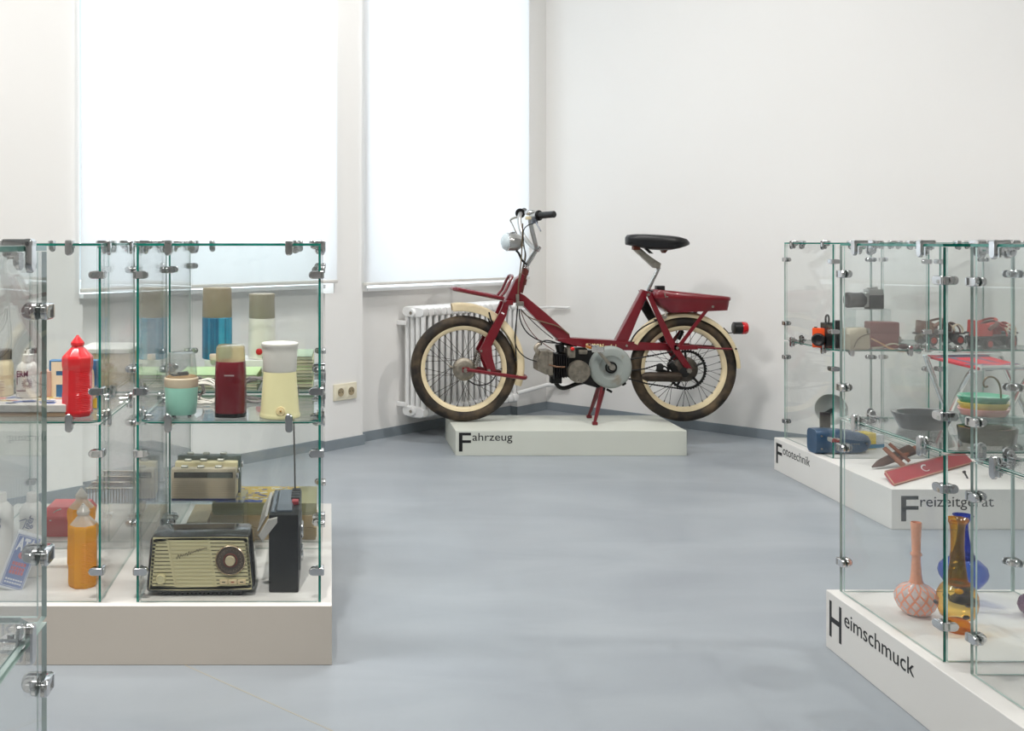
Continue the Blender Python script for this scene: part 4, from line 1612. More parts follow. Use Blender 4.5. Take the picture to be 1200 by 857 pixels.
# thermos flasks
zt0 = ZS + 0.0645
p = on(254.5, 420.0, zt0); q = F / p.y
th = thing('thermos_flask', 'blue thermos flask with a tan cup on the display block', 'thermos flask', p)
b = B()
b.lathe([(R(33), 0), (R(35.2), 0.002), (R(35.2), (420 - 372.2) / q), (R(34), (420 - 371.6) / q)], 36)
m_, t, out = nt('blue_foil')
L = t.links.new
bs = t.nodes.new('ShaderNodeBsdfPrincipled'); tc = t.nodes.new('ShaderNodeTexCoord')
wv = t.nodes.new('ShaderNodeTexNoise'); wv.inputs['Scale'].default_value = 1.0; wv.inputs['Detail'].default_value = 2
mp = t.nodes.new('ShaderNodeMapping'); mp.inputs['Scale'].default_value = (55, 55, 0.3)
L(tc.outputs['Object'], mp.inputs['Vector']); L(mp.outputs[0], wv.inputs['Vector'])
cr = t.nodes.new('ShaderNodeValToRGB')
cr.color_ramp.elements[0].color = (*lin((0.05, 0.42, 0.60)), 1); cr.color_ramp.elements[1].color = (*lin((0.20, 0.68, 0.84)), 1)
cr.color_ramp.elements[0].position = 0.4; cr.color_ramp.elements[1].position = 0.62
L(wv.outputs['Fac'], cr.inputs[0]); L(cr.outputs[0], bs.inputs['Base Color'])
bs.inputs['Metallic'].default_value = 0.45; bs.inputs['Roughness'].default_value = 0.3
L(bs.outputs[0], out.inputs[0])
obj('flask_body', b, m_, th)
b = B()
b.lathe([(R(34), (420 - 372) / q), (R(34.8), (420 - 371) / q), (R(33.6), (420 - 339) / q), (R(33), (420 - 337.5) / q), (R(31), (420 - 337) / q), (0.002, (420 - 337) / q)], 36)
obj('cup', b, TAN, th)
p = on(307, 420.0, zt0); q = F / p.y
th = thing('thermos_flask', 'cream thermos flask with ribbed grey-brown cup on the display block', 'thermos flask', p)
b = B()
b.lathe([(R(31), 0), (R(33), 0.002), (R(33), 0.02), (R(30.5), (420 - 373) / q), (R(29), (420 - 372.4) / q)], 36)
tb = obj('flask_body', b, OFFW, th)
b = B()
rib = lambda a, z: 1 + (0.022 * math.cos(a * 26) if z > (420 - 348.6) / q else 0)
b.lathe([(R(30), (420 - 372.8) / q), (R(30.8), (420 - 372) / q), (R(29.5), (420 - 350) / q), (R(30), (420 - 348) / q), (R(29.8), (420 - 344.8) / q), (R(28), (420 - 344) / q), (0.002, (420 - 344) / q)], 104, shape=rib)
obj('cup', b, mat('grey_brown_plastic', (0.60, 0.565, 0.50), 0.42), th)
b = B(); b.lathe([(0.0105, -0.004), (0.0105, 0.002), (0.007, 0.005), (0.001, 0.006)], 18, (-0.006, -R(33) + 0.001, 0.026), (-0.1, -1, 0.02))
obj('badge', b, mat('red_button', (0.80, 0.08, 0.12), 0.3), tb)
p = on(252.5, 420.0, zt0)
tg = thing('round_button_box', 'small round pinkish cap lying beside the blue flask', 'cap', Vector((p.x, p.y - 0.055, zt0 + 0.001)))
b = B(); b.lathe([(0.012, 0), (0.013, 0.004), (0.013, 0.016), (0.011, 0.019), (0.001, 0.020)], 24)
obj('cap_shell', b, mat('pinkish_plastic', (0.86, 0.76, 0.70), 0.4), tg)

# ================================================================== LEFT SHOWCASES: radios below
CREAMR = mat('cream_bakelite', (0.80, 0.765, 0.60), 0.38, var=0.03)
DARKR = mat('dark_brown_bakelite', (0.115, 0.105, 0.10), 0.16, var=0.1, coat=0.5)
SLOT = mat('slot_black', (0.06, 0.055, 0.05), 0.6)
rd = on(236, 699.5, ZB); q = F / rd.y
rd_y = rd.y
radio = thing('table_radio', 'dark table radio with cream slatted front and round dial', 'radio', rd)


def RP(px, py, dy=0.0):
    """point of the radio's front plane (tilted back slightly) in radio coordinates"""
    return W(px, py, rd_y + dy) - rd


def rounded(corners, r, n=5):
    out_ = []
    m = len(corners)
    for i in range(m):
        p0, p1, p2 = Vector(corners[i - 1]), Vector(corners[i]), Vector(corners[(i + 1) % m])
        a = p1 + (p0 - p1).normalized() * r
        c = p1 + (p2 - p1).normalized() * r
        for k in range(n + 1):
            t_ = k / n
            out_.append((1 - t_) ** 2 * a + 2 * t_ * (1 - t_) * p1 + t_ ** 2 * c)
    return out_


outl = [(171.0, 694.5), (176.3, 629.0), (208, 627.6), (262, 626.9), (293.0, 627.4), (299.0, 692.2), (262, 694.6), (208, 695.6)]
rr_ = [Vector((x, z, 0)) for x, z in outl]


def rpoly(scale, r):
    cx, cz = 235.4, 660.5
    pts = [Vector((cx + (x - cx) * (1 + scale / 60), cz + (z - cz) * (1 + scale / 33), 0)) for x, z in outl]
    return rounded(pts, r, 5)


front = [RP(p.x, p.y) for p in rpoly(0, 6)]
b = B()
dep = 0.125
back = [v + Vector((0.0, dep, 0.0)) for v in front]
ctr = sum(front, Vector()) / len(front)
ins = [ctr + (v - ctr) * 0.985 + Vector((0, -0.0, 0)) for v in front]
front2 = [v + Vector((0, 0.004, 0)) for v in front]
backs = [Vector((ctr.x + (v.x - ctr.x) * 0.955, v.y, ctr.z + (v.z - ctr.z) * 0.93)) for v in back]
b.loft([ins, front2, [v + Vector((0, dep * 0.8, 0)) for v in front], backs])
cabn = obj('cabinet', b, DARKR, radio, 50)
b = B()
for sx in (-1, 1):
    b.bb(sx * 0.088 - 0.012, sx * 0.088 + 0.012, 0.01, 0.10, 0.0, 0.014, 0.002)
b.bb(-0.08, 0.08, 0.02, 0.09, 0.003, 0.014)
for k in range(14):
    b.bb(-0.07 + k * 0.0105, -0.066 + k * 0.0105, 0.012, 0.022, 0.002, 0.013)
obj('feet', b, BLACK, radio)
# cream front: rim, then separate slats over a dark backing
fo = [RP(p.x, p.y, -0.004) for p in rpoly(-3.2, 4)]
fi = [RP(p.x, p.y, -0.004) for p in rpoly(-6.4, 3)]
b = B()
b.ring(fo, fi, (0, 0.006, 0))
fr = obj('front_rim', b, CREAMR, radio, 50)
b = B(); b.prism([RP(p.x, p.y, -0.0005) for p in rpoly(-3.4, 4)], (0, 0.001, 0))
obj('grille_backing', b, SLOT, radio)


def xl(y):       # inner left and right limits of the cream front at pixel row y
    f = (y - 629) / 65
    return 179.3 - 3.9 * f, 290.4 + 4.6 * f


b = B()
ny = 12
y0_, dy_ = 634.6, 4.34
# bars between the dark slots
sA = lambda y: 196.2 + (y - 636) * 0.175         # slanted dividers
sB = lambda y: 244.8 + (y - 636) * 0.165
for k in range(ny + 1):
    ya, yb_ = y0_ + k * dy_ - 1.55, y0_ + k * dy_ + 1.55
    l_, r_ = xl((ya + yb_) / 2)
    ym = (ya + yb_) / 2
    for (xa, xb_) in ((l_, sA(ym)), (sB(ym), r_)):
        b.prism([RP(xa, ya, -0.004), RP(xb_, ya, -0.004), RP(xb_, yb_, -0.004), RP(xa, yb_, -0.004)], (0, 0.0035, 0))
# central panel: closed, with shallow ridges
pa = [(sA(632) + .5, 632), (sB(632) + .5, 632), (sB(688) + .5, 688), (sA(688) + .5, 688)]
b.prism([RP(x, z, -0.0028) for x, z in pa], (0, 0.003, 0))
for k in range(ny + 1):
    ya, yb_ = y0_ + k * dy_ - 1.3, y0_ + k * dy_ + 1.3
    ym = (ya + yb_) / 2
    b.prism([RP(sA(ym) + 2.4, ya, -0.0042), RP(sB(ym) - 2.0, ya, -0.0042), RP(sB(ym) - 2.0, yb_, -0.0042), RP(sA(ym) + 2.4, yb_, -0.0042)], (0, 0.0016, 0))
for s_ in (sA, sB):
    b.prism([RP(s_(632) - 1, 632, -0.0048), RP(s_(632) + 1, 632, -0.0048), RP(s_(688) + 1, 688, -0.0048), RP(s_(688) - 1, 688, -0.0048)], (0, 0.004, 0))
l_, r_ = xl(690)
b.prism([RP(l_, 687.2, -0.004), RP(r_, 687.2, -0.004), RP(r_ + .3, 691.0, -0.004), RP(l_ - .3, 691.0, -0.004)], (0, 0.0035, 0))
l_, r_ = xl(632)
b.prism([RP(l_, 630.5, -0.004), RP(r_, 630.5, -0.004), RP(r_, 633.4, -0.004), RP(l_, 633.4, -0.004)], (0, 0.0035, 0))
obj('grille_slats', b, CREAMR, radio, 30)['kind'] = 'stuff'
# dial
dc = RP(270.0, 656.5, -0.004)
b = B(); b.lathe([(0.0365, -0.002), (0.0375, 0.004), (0.0355, 0.0065), (0.0338, 0.002)], 48, dc, (0, -1, 0), cap=False)
b.mi = 0
dial = obj('dial_ring', b, mat('pale_brass', (0.80, 0.72, 0.60), 0.25, 0.7), radio)
b = B(); b.lathe([(0.0345, -0.002), (0.0345, 0.0035), (0.001, 0.0045)], 48, dc, (0, -1, 0))
df_ = obj('dial_face', b, mat('dial_brown', (0.27, 0.215, 0.17), 0.35, coat=0.2), dial)
b = B()
for k in range(40):
    a = 2 * PI * k / 40
    d = Vector((math.cos(a), 0, math.sin(a)))
    b.box(dc + d * (0.029 if k % 2 else 0.027) + Vector((0, -0.0042, 0)), (0.0030 if k % 2 else 0.005, 0.0008, 0.0007), Matrix.Rotation(-a, 3, 'Y'))
obj('dial_marks', b, mat('dial_print', (0.66, 0.57, 0.45), 0.5), dial)
b = B(); b.torus(dc + Vector((0, -0.0042, 0)), (0, 1, 0), 0.0165, 0.0007, 36, 5)
obj('dial_red_line', b, mat('dial_red', (0.62, 0.18, 0.14), 0.5), dial)
b = B(); b.lathe([(0.0125, 0.002), (0.0125, 0.010), (0.011, 0.012), (0.008, 0.0105), (0.001, 0.011)], 28, dc, (0, -1, 0))
obj('tuning_knob', b, mat('pale_knob', (0.82, 0.76, 0.62), 0.3, 0.3), dial)
kc = RP(188.8, 678.3, -0.004)
b = B(); b.lathe([(0.0120, -0.001), (0.0122, 0.008), (0.0105, 0.011), (0.0075, 0.0095), (0.001, 0.0105)], 28, kc, (0, -1, 0))
obj('volume_knob', b, CREAMR, radio)
for k, (x0, x1) in enumerate(((257.3, 266.8), (267.4, 277.6), (278.4, 287.8))):
    b = B()
    b.prism([RP(x0, 680.2, -0.009), RP(x1, 680.0, -0.009), RP(x1, 685.0, -0.009), RP(x0, 685.2, -0.009)], (0, 0.008, 0), 0.0008, 1)
    ky = obj('band_key', b, mat('key_ivory', (0.84, 0.76, 0.60), 0.35), radio)
    b = B(); b.box(RP((x0 + x1) / 2, 682.6, -0.0092), (0.008, 0.0006, 0.0022))
    obj('key_print', b, [SLOT, mat('dial_red', (0, 0, 0)), SLOT][k], ky)
b = B()
b.bb(RP(254.0, 0).x, RP(291, 0).x, -0.003, 0.0, RP(0, 687.0).z, RP(0, 679.0).z)
obj('key_recess', b, SLOT, radio)
# script emblem: a slanting flourish of thin wire
b = B()
pts = []
for k in range(64):
    f = k / 63
    x = 206.5 + 36 * f
    yy = 653.5 - 11.5 * f + (2.6 - 1.2 * f) * math.sin(k * 1.15) * (0.7 + 0.5 * math.sin(k * 0.31))
    pts.append(RP(x, yy, -0.0052))
b.tube(pts, 0.00065, 4)
obj('script_emblem', b, mat('emblem_brown', (0.28, 0.23, 0.17), 0.4, 0.3), radio)

# --- tall black portable radio standing on end side to the viewer
p = on(332.5, 695, ZB); q = F / p.y
pr = thing('portable_radio', 'black portable radio with grey carrying handle beside the cream-faced radio', 'radio', p)
hw, hh, dp = 17.6 / q, (695 - 603.5) / q, 0.265
b = B(); b.bb(-hw, hw, 0, dp, 0, hh, 0.005, 2)
body = obj('body', b, BLACK, pr)
b = B()
b.bb(-hw * 0.55, hw * 0.55, 0.03, dp - 0.02, hh - 0.002, hh + 0.005, 0.002, 1)
b.bb(-hw * 0.9, -hw * 0.62, 0.02, dp - 0.03, hh - 0.002, hh + 0.004, 0.002, 1)
obj('top_panel', b, mat('blue_grey_plastic', (0.34, 0.38, 0.42), 0.25), pr)
b = B()
for k in range(4):
    b.bb(hw * 0.35, hw * 0.95, 0.135 + k * 0.028, 0.157 + k * 0.028, hh - 0.001, hh + 0.010, 0.0015, 1)
obj('top_keys', b, BLACK, pr)
b = B(); b.bb(hw * 0.45, hw * 0.9, 0.10, 0.125, hh - 0.001, hh + 0.009, 0.001, 1)
obj('red_key', b, mat('dusty_red', (0.70, 0.28, 0.30), 0.4), pr)['label'] = 'dusty red key'
b = B()
for s in (-0.005, dp + 0.001):
    b.prism([(-hw - 0.002, s - 0.006, hh - 0.010), (-hw + 0.022, s - 0.006, hh - 0.004), (-hw + 0.022, s - 0.006, hh - 0.018), (-hw - 0.016, s - 0.006, hh - 0.066), (-hw - 0.026, s - 0.006, hh - 0.050)], (0, 0.010, 0), 0.002, 1)
b.prism([(-hw - 0.026, 0.010, hh - 0.046), (-hw - 0.004, 0.010, hh - 0.006), (-hw - 0.010, 0.010, hh - 0.004), (-hw - 0.030, 0.010, hh - 0.044)], (0, dp - 0.02, 0), 0.002, 1)
obj('carrying_handle', b, mat('grey_plastic', (0.68, 0.67, 0.65), 0.35, 0.1), pr)
b = B()
b.bb(hw - 0.001, hw + 0.004, 0.02, 0.16, 0.05, hh - 0.03, 0.002, 1)
sp = obj('speaker_front', b, mat('speaker_grey', (0.42, 0.42, 0.42), 0.35, 0.5), pr)
b = B()
for z in (0.08, 0.14):
    b.cyl((hw + 0.003, 0.075, z), (hw + 0.010, 0.075, z), 0.022, n=20, bev=0.002)
obj('round_knob', b, CHROME, sp)
b = B()
b.tube([(hw * 0.55, dp - 0.03, hh), (hw * 0.50, dp - 0.03, 0.30), (hw * 0.42, dp - 0.03, ZS - ZB - 0.012)], 0.0022, 8)
obj('antenna', b, mat('antenna_steel', (0.45, 0.44, 0.42), 0.3, 0.8), pr)

# --- small portable radios on an acrylic riser
ACRY = clear('acrylic', (0.94, 0.965, 0.965), 0.04, 0.02)


def riser(x, y, z, w_, d_, h, lab, rot=0):
    t_ = thing('acrylic_riser', lab, 'riser', (x, y, z), rot)
    th_ = 0.003
    b = B(); b.bb(-w_ / 2, w_ / 2, -d_ / 2, d_ / 2, h - th_, h)
    obj('riser_top', b, ACRY, t_)
    for s in (-1, 1):
        b = B(); b.bb(s * w_ / 2 - (th_ if s > 0 else 0), s * w_ / 2 + (th_ if s < 0 else 0), -d_ / 2, d_ / 2, 0, h - th_)
        obj('riser_side', b, ACRY, t_)
    b = B(); b.bb(-w_ / 2 + th_, w_ / 2 - th_, d_ / 2 - th_, d_ / 2, 0, h - th_)
    obj('riser_back', b, ACRY, t_)
    return t_


hr = 0.158
zr = ZB + hr
p = on(238.5, 587.3, zr)
riser(p.x - 0.003, p.y + 0.062, ZB, 0.235, 0.145, hr, 'clear acrylic riser carrying the small silver radios')


def small_radio(px0, px1, dy, h, m_, label, detail=True):
    s_ = F / (p.y + dy)
    x0, x1 = (px0 - PX) / s_, (px1 - PX) / s_
    t_ = thing('pocket_radio', label, 'radio', ((x0 + x1) / 2, p.y + dy, zr))
    w_ = (x1 - x0) / 2
    b = B(); b.bb(-w_, w_, 0, 0.030, 0.006, h, 0.003, 2)
    bd = obj('body', b, m_, t_)
    b = B(); b.bb(-w_ * 0.99, w_ * 0.99, 0.001, 0.029, 0, 0.009, 0.001, 1)
    obj('base_band', b, mat('navy_blue', (0.10, 0.15, 0.36), 0.35), t_)
    if detail:
        b = B(); b.bb(-w_ * 0.91, w_ * 0.91, -0.001, 0.002, h * 0.70, h * 0.90)
        sc_ = obj('scale_window', b, mat('scale_dark', (0.16, 0.16, 0.14), 0.15), t_)
        b = B(); b.bb(w_ * 0.12, w_ * 0.88, -0.0016, 0.0, h * 0.72, h * 0.88)
        obj('scale_strip', b, mat('scale_grey', (0.33, 0.36, 0.34), 0.2), sc_)
        b = B()
        for k in range(9):
            z = 0.013 + k * h * 0.066
            b.bb(-w_ * 0.95, w_ * 0.95, -0.0012, 0.002, z, z + h * 0.046)
        obj('speaker_slats', b, mat('champagne_metal', (0.78, 0.73, 0.63), 0.35, 0.25), t_)
    b = B()
    for k in (-0.6, -0.1, 0.45):
        b.bb(w_ * k - 0.010, w_ * k + 0.010, 0.008, 0.020, h - 0.001, h + 0.007, 0.002, 1)
    obj('top_buttons', b, mat('button_grey', (0.70, 0.70, 0.66), 0.3, 0.4), t_)
    b = B(); b.cyl((w_, 0.015, h * 0.75), (w_ + 0.006, 0.015, h * 0.75), 0.009, n=16, bev=0.001)
    obj('side_knob', b, CHROME, t_)
    return t_


small_radio(200.4, 276.3, 0.0, 0.0895, mat('champagne_case', (0.78, 0.74, 0.65), 0.4, 0.15), 'champagne-coloured portable radio with dark scale, frontmost on the acrylic riser')
small_radio(205, 278, 0.048, 0.098, mat('ivory_case', (0.86, 0.82, 0.66), 0.35), 'ivory portable radio in the middle on the acrylic riser', False)
small_radio(208, 282, 0.092, 0.108, mat('grey_case', (0.40, 0.46, 0.45), 0.3), 'grey-green portable radio rearmost on the acrylic riser', False)

# --- three flat cartons with a patterned lid (rear showcase)
BOXT = mat('box_tan', (0.74, 0.62, 0.42), 0.65, var=0.05)
BOXO = mat('box_olive', (0.66, 0.64, 0.48), 0.65, var=0.05)
pb = on(306.5, 640, ZB + 0.0)
bx = pb.x
byf = 3.035
wB, dB = 0.305, 0.205
hs = (0.036, 0.036, 0.036)
z = ZB + 0.0005
for k, h in enumerate(hs):
    lab = ('tan carton at the bottom of the stack behind the black radio', 'tan carton in the middle of the stack behind the black radio', 'flat carton with blue and yellow patterned lid topping the stack')[k]
    t_ = thing('kit_carton', lab, 'carton', (bx + (0.004 if k != 1 else -0.001), byf + dB / 2, z), 0.0, 'cartons behind the black radio')
    b = B(); b.bb(-wB / 2, wB / 2, -dB / 2, dB / 2, 0, h - 0.009, 0.001, 1)
    obj('box_tray', b, [BOXT, BOXT, BOXO][k], t_)
    b = B(); b.bb(-wB / 2 - 0.002, wB / 2 + 0.002, -dB / 2 - 0.002, dB / 2 + 0.002, 0.008, h, 0.001, 1)
    ld = obj('box_lid', b, [BOXT, BOXT, BOXO][k], t_)
    if k == 1:
        lettering('OO M', 0.045, 0.011, (0.07, -dB / 2 - 0.0022, 0.013), (1, 0, 0), (0, 0, 1), mat('box_print', (0.35, 0.25, 0.15), 0.6), ld, name='lid_print')
    if k == 2:
        rn = random.Random(11)
        BL = mat('print_blue', (0.20, 0.33, 0.66), 0.5); YE = mat('print_yellow', (0.86, 0.73, 0.30), 0.5); WH = mat('print_white', (0.93, 0.92, 0.85), 0.5)
        b = B(); b.bb(-wB / 2 + 0.004, wB / 2 - 0.055, -dB / 2 + 0.004, dB / 2 - 0.004, h, h + 0.0004)
        lp = obj('lid_print', b, YE, t_)
        for m_, nn_ in ((BL, 26), (WH, 22)):
            b = B()
            for i in range(nn_):
                x, y = rn.uniform(-wB / 2 + 0.02, wB / 2 - 0.075), rn.uniform(-dB / 2 + 0.02, dB / 2 - 0.015)
                if rn.random() < 0.5:
                    b.box((x, y, h + 0.0005 + 0.0001 * (m_ is WH)), (rn.uniform(.008, .032), rn.uniform(.005, .014), 0.0005), Matrix.Rotation(rn.choice((0, 0.5, -0.6)), 3, 'Z'))
                else:
                    b.torus((x, y, h + 0.0006), (0, 0, 1), rn.uniform(.005, .011), 0.0015, 14, 4, flat=0.3)
            o = obj('print_motifs', b, m_, lp)
            o['kind'] = 'stuff'
        b = B(); b.bb(-wB / 2 + 0.006, wB / 2 - 0.16, -dB / 2 + 0.006, -dB / 2 + 0.03, h + 0.0003, h + 0.0010)
        obj('print_band', b, BL, lp)
    z += h + 0.0005
p = on(238, 616, ZB)
t_ = thing('kit_carton', 'narrow tan carton end left of the patterned carton stack', 'carton', (-0.415 + 0.02, 3.13, ZB))
b = B(); b.bb(-0.03, 0.03, -0.10, 0.10, 0, 0.055, 0.001, 1)
obj('box_tray', b, mat('box_pale', (0.84, 0.76, 0.62), 0.65), t_)

# ================================================================== LEFT: bottles and packets
def facet(n_=8):
    def f(a, z):
        w_ = 2 * PI / n_
        r = (a % w_) - w_ / 2
        return math.cos(w_ / 2) / math.cos(r)
    return f


def big_bottle(name, m_, m2, h, w_, label, loc, rot, group=None, liquid=None):
    """faceted bottle with ribbed right half, sloping shoulder, collar and pointed cap"""
    t_ = thing(name, label, 'bottle', loc, rot, group)
    k = w_ / 2
    f8 = facet(8)
    fill = 0.80 if liquid else None

    def prof(f):
        for (a0, r0), (a1, r1) in zip(PR[:-1], PR[1:]):
            if a0 <= f <= a1:
                return r0 + (r1 - r0) * (f - a0) / (a1 - a0)
        return PR[-1][1]
    PR = [(0, 0.86), (0.02, 0.95), (0.05, 0.99), (0.27, 0.98), (0.30, 0.955), (0.58, 0.95), (0.61, 0.985), (0.65, 1.0), (0.715, 1.0), (0.735, 0.97), (0.80, 0.66), (0.845, 0.42), (0.862, 0.36), (0.872, 0.36)]
    zs = [0, 0.01, 0.02, 0.04, 0.05]
    zs += [0.06 + i * 0.0085 for i in range(62)] + [0.60, 0.61, 0.65, 0.70, 0.715, 0.735, 0.752, 0.77, 0.80, 0.83, 0.845, 0.862, 0.872]
    rings = []
    for i, fz in enumerate(zs):
        ring = []
        for j in range(48):
            a = 2 * PI * j / 48
            r = prof(fz) * k * f8(a + PI / 8, 0)
            if 0.07 < fz < 0.57:
                aa = (a + PI) % (2 * PI) - PI
                if -1.45 < aa < 0.6:
                    r *= 1 - (0.045 if i % 2 else 0)
            ring.append(Vector((r * math.cos(a), r * math.sin(a), fz * h)))
        rings.append(ring)
    b = B(); b.loft(rings)
    if liquid:
        for f_ in b.bm.faces:
            f_.material_index = 0 if f_.calc_center_median().z > 0.752 * h else 1
    body = obj('bottle_body', b, [m_, liquid] if liquid else m_, t_, 40)
    b = B()
    b.lathe([(0.38 * k, 0.868 * h), (0.42 * k, 0.872 * h), (0.43 * k, 0.905 * h), (0.36 * k, 0.925 * h), (0.20 * k, 0.962 * h), (0.10 * k, 0.985 * h), (0.09 * k, 0.998 * h), (0.03 * k, h)], 24)
    obj('cap', b, m2, t_, 30)
    return t_


REDP = mat('bright_red_plastic', (0.90, 0.09, 0.13), 0.22, var=0.03, coat=0.4)
p = on(87.5, 489.3, ZS)
big_bottle('plastic_bottle', REDP, REDP, 0.2045, 0.079, 'bright red plastic bottle with pointed cap on the left shelf', p + Vector((0, 0.03, 0)), 0)
MILK = clear('milky_plastic', (0.86, 0.86, 0.83), 0.045, 0.08, body=0.72, bodycol=(0.90, 0.89, 0.86))
m, t, out = nt('amber_liquid')
L = t.links.new
tl = t.nodes.new('ShaderNodeBsdfTranslucent'); tl.inputs[0].default_value = (*lin((1.0, 0.80, 0.30)), 1)
df = t.nodes.new('ShaderNodeBsdfPrincipled'); df.inputs['Base Color'].default_value = (*lin((0.985, 0.74, 0.28)), 1); df.inputs['Roughness'].default_value = 0.25
mx = t.nodes.new('ShaderNodeMixShader'); mx.inputs[0].default_value = 0.5
L(df.outputs[0], mx.inputs[1]); L(tl.outputs[0], mx.inputs[2]); L(mx.outputs[0], out.inputs[0])
AMBL = m
CLR = clear('clear_plastic', (0.95, 0.94, 0.92), 0.045, 0.05, body=0.10, bodycol=(0.9, 0.88, 0.84))
WCAP = mat('white_plastic', (0.93, 0.92, 0.90), 0.3, var=0.01)
p = on(94.3, 690.5, ZB)
big_bottle('plastic_bottle', MILK, MILK, 0.2105, 0.0775, 'amber liquid bottle with white pointed cap, front one of two', p + Vector((0, 0.03, 0)), 0, 'amber liquid bottles', AMBL)
p2 = on(94.0, 664.0, ZB)
big_bottle('plastic_bottle', MILK, MILK, 0.2125, 0.0775, 'amber liquid bottle half hidden behind the front amber bottle', p2 + Vector((0.001, 0.01, 0)), 0, 'amber liquid bottles', AMBL)

# package lying on the shelf, jar and white bottle standing on it
GREYB = mat('brown_cardboard', (0.66, 0.55, 0.44), 0.7, var=0.06)
pk = thing('flat_packet', 'flat brown packet with a printed lid under the white bottle', 'packet', (-0.835, 2.66, ZS))
b = B(); b.bb(-0.16, 0.172, -0.085, 0.085, 0.0, 0.030, 0.002, 1)
obj('box_tray', b, GREYB, pk)
b = B(); b.bb(-0.163, 0.175, -0.088, 0.088, 0.012, 0.0320, 0.002, 1)
ld = obj('box_lid', b, mat('printed_lid', (0.80, 0.78, 0.76), 0.5, var=0.05), pk)
rn = random.Random(5)
for m_, nn_ in ((mat('lid_blue', (0.36, 0.43, 0.62), 0.5), 12), (mat('lid_pink', (0.80, 0.55, 0.52), 0.5), 9), (mat('lid_gold', (0.75, 0.65, 0.35), 0.5), 9)):
    b = B()
    for i in range(nn_):
        b.box((rn.uniform(-0.13, 0.14), rn.uniform(-0.065, 0.065), 0.0322), (rn.uniform(.015, .06), rn.uniform(.01, .035), 0.0006), Matrix.Rotation(rn.uniform(-.3, .3), 3, 'Z'))
    o = obj('lid_print', b, m_, ld); o['kind'] = 'stuff'
zp = ZS + 0.0322
p = on(31.5, 466.5, zp); q = F / p.y
bt = thing('squeeze_bottle', 'white bottle with purple lettering and starburst standing on the flat packet', 'bottle', p + Vector((0, 0.01, 0)))
b = B()
ovs = lambda a, z: 1 / (abs(math.cos(a)) ** 2.6 + abs(math.sin(a) / 0.62) ** 2.6) ** (1 / 2.6)
b.lathe([(R(24), 0), (R(27), 0.003), (R(28), 0.05), (R(27.5), 0.072), (R(24), 0.084), (R(16), 0.092), (R(14), 0.094)], 40, shape=ovs)
bb_ = obj('bottle_body', b, WCAP, bt)
b = B(); b.lathe([(R(12.5), 0.093), (R(12.5), 0.112), (R(11.5), 0.1135), (R(5), 0.114), (R(3), 0.124), (0.001, 0.126)], 24)
obj('cap', b, WCAP, bt)
PUR = mat('purple_print', (0.42, 0.12, 0.30), 0.5)
yf = -R(28) * 0.62 - 0.0006
lettering('ERM', 0.029, 0.0155, (-0.0235, yf, 0.056), (1, 0, 0), (0, 0, 1), PUR, bb_, 0.02)
b = B()
for k in range(14):
    a = 2 * PI * k / 14
    d = Vector((math.cos(a), 0, math.sin(a)))
    b.box(Vector((0.003, yf, 0.039)) + d * 0.0095, (0.009, 0.0006, 0.0015), Matrix.Rotation(-a, 3, 'Y'))
b.box((-0.012, yf, 0.020), (0.024, 0.0006, 0.002))
b.box((-0.0225, yf, 0.045), (0.002, 0.0006, 0.02))
obj('starburst_print', b, PUR, bb_)
p = on(0, 464, zp); q = F / p.y
jr = thing('cream_jar', 'cream-coloured jar with dark lid at the left picture edge', 'jar', p + Vector((-0.002, 0.01, 0)))
b = B(); b.lathe([(R(27), 0), (R(30), 0.003), (R(30), 0.078), (R(28.5), 0.088), (R(24), 0.096), (R(23), 0.10)], 36)
jb = obj('jar_body', b, mat('cream_plastic', (0.90, 0.84, 0.70), 0.4, var=0.03), jr)
b = B()
for k in range(4):
    b.box((0.008, -R(30.5) - 0.0004, 0.018 + k * 0.0075), (0.026, 0.0006, 0.0014))
obj('label_print', b, mat('label_brown', (0.62, 0.42, 0.34), 0.5), jb)
b = B(); b.lathe([(R(26), 0.097), (R(26.5), 0.099), (R(26.5), 0.120), (R(25), 0.122), (0.001, 0.122)], 36)
obj('lid', b, mat('dark_brown_lid', (0.16, 0.13, 0.11), 0.35), jr)

# blue and cream carton behind the red bottle
p = on(86, 479.5, ZS); q = F / p.y
wc, hc_ = 57 / q, 57 / q
ct = thing('soap_carton', 'blue carton with large cream letters behind the red bottle', 'carton', p, 0.0)
CB = mat('carton_blue', (0.24, 0.45, 0.62), 0.5, var=0.03)
CC = mat('carton_cream', (0.93, 0.87, 0.74), 0.5, var=0.02)
rt = Matrix.Rotation(-0.05, 3, 'X')
b = B(); b.bb(-wc / 2, wc / 2, 0, 0.03, 0.0, hc_, 0.001, 1)
cbx = obj('carton_body', b, CB, ct)
lettering('F', 0.030, 0.088, (-wc / 2 + 0.006, -0.0006, 0.030), (1, 0, 0), (0, 0, 1), CC, cbx, 0.05)
lettering('a', 0.036, 0.110, (wc / 2 - 0.040, -0.0006, 0.034), (1, 0, 0), (0, 0, 1), CC, cbx, 0.05)
b = B(); b.prism([(wc / 2 - 0.030, -0.0006, 0.002), (wc / 2 - 0.002, -0.0006, 0.002), (wc / 2 - 0.002, -0.0006, 0.03), (wc / 2 - 0.020, -0.0006, 0.028)], (0, 0.001, 0))
obj('yellow_print', b, mat('print_gold', (0.93, 0.77, 0.25), 0.5), cbx)
b = B(); b.prism([(wc / 2 - 0.036, -0.001, 0.002), (wc / 2 - 0.022, -0.001, 0.002), (wc / 2 - 0.016, -0.001, 0.022), (wc / 2 - 0.030, -0.001, 0.026)], (0, 0.001, 0))
obj('green_print', b, mat('print_green', (0.25, 0.62, 0.36), 0.5), cbx)
p = on(51, 467, zp)
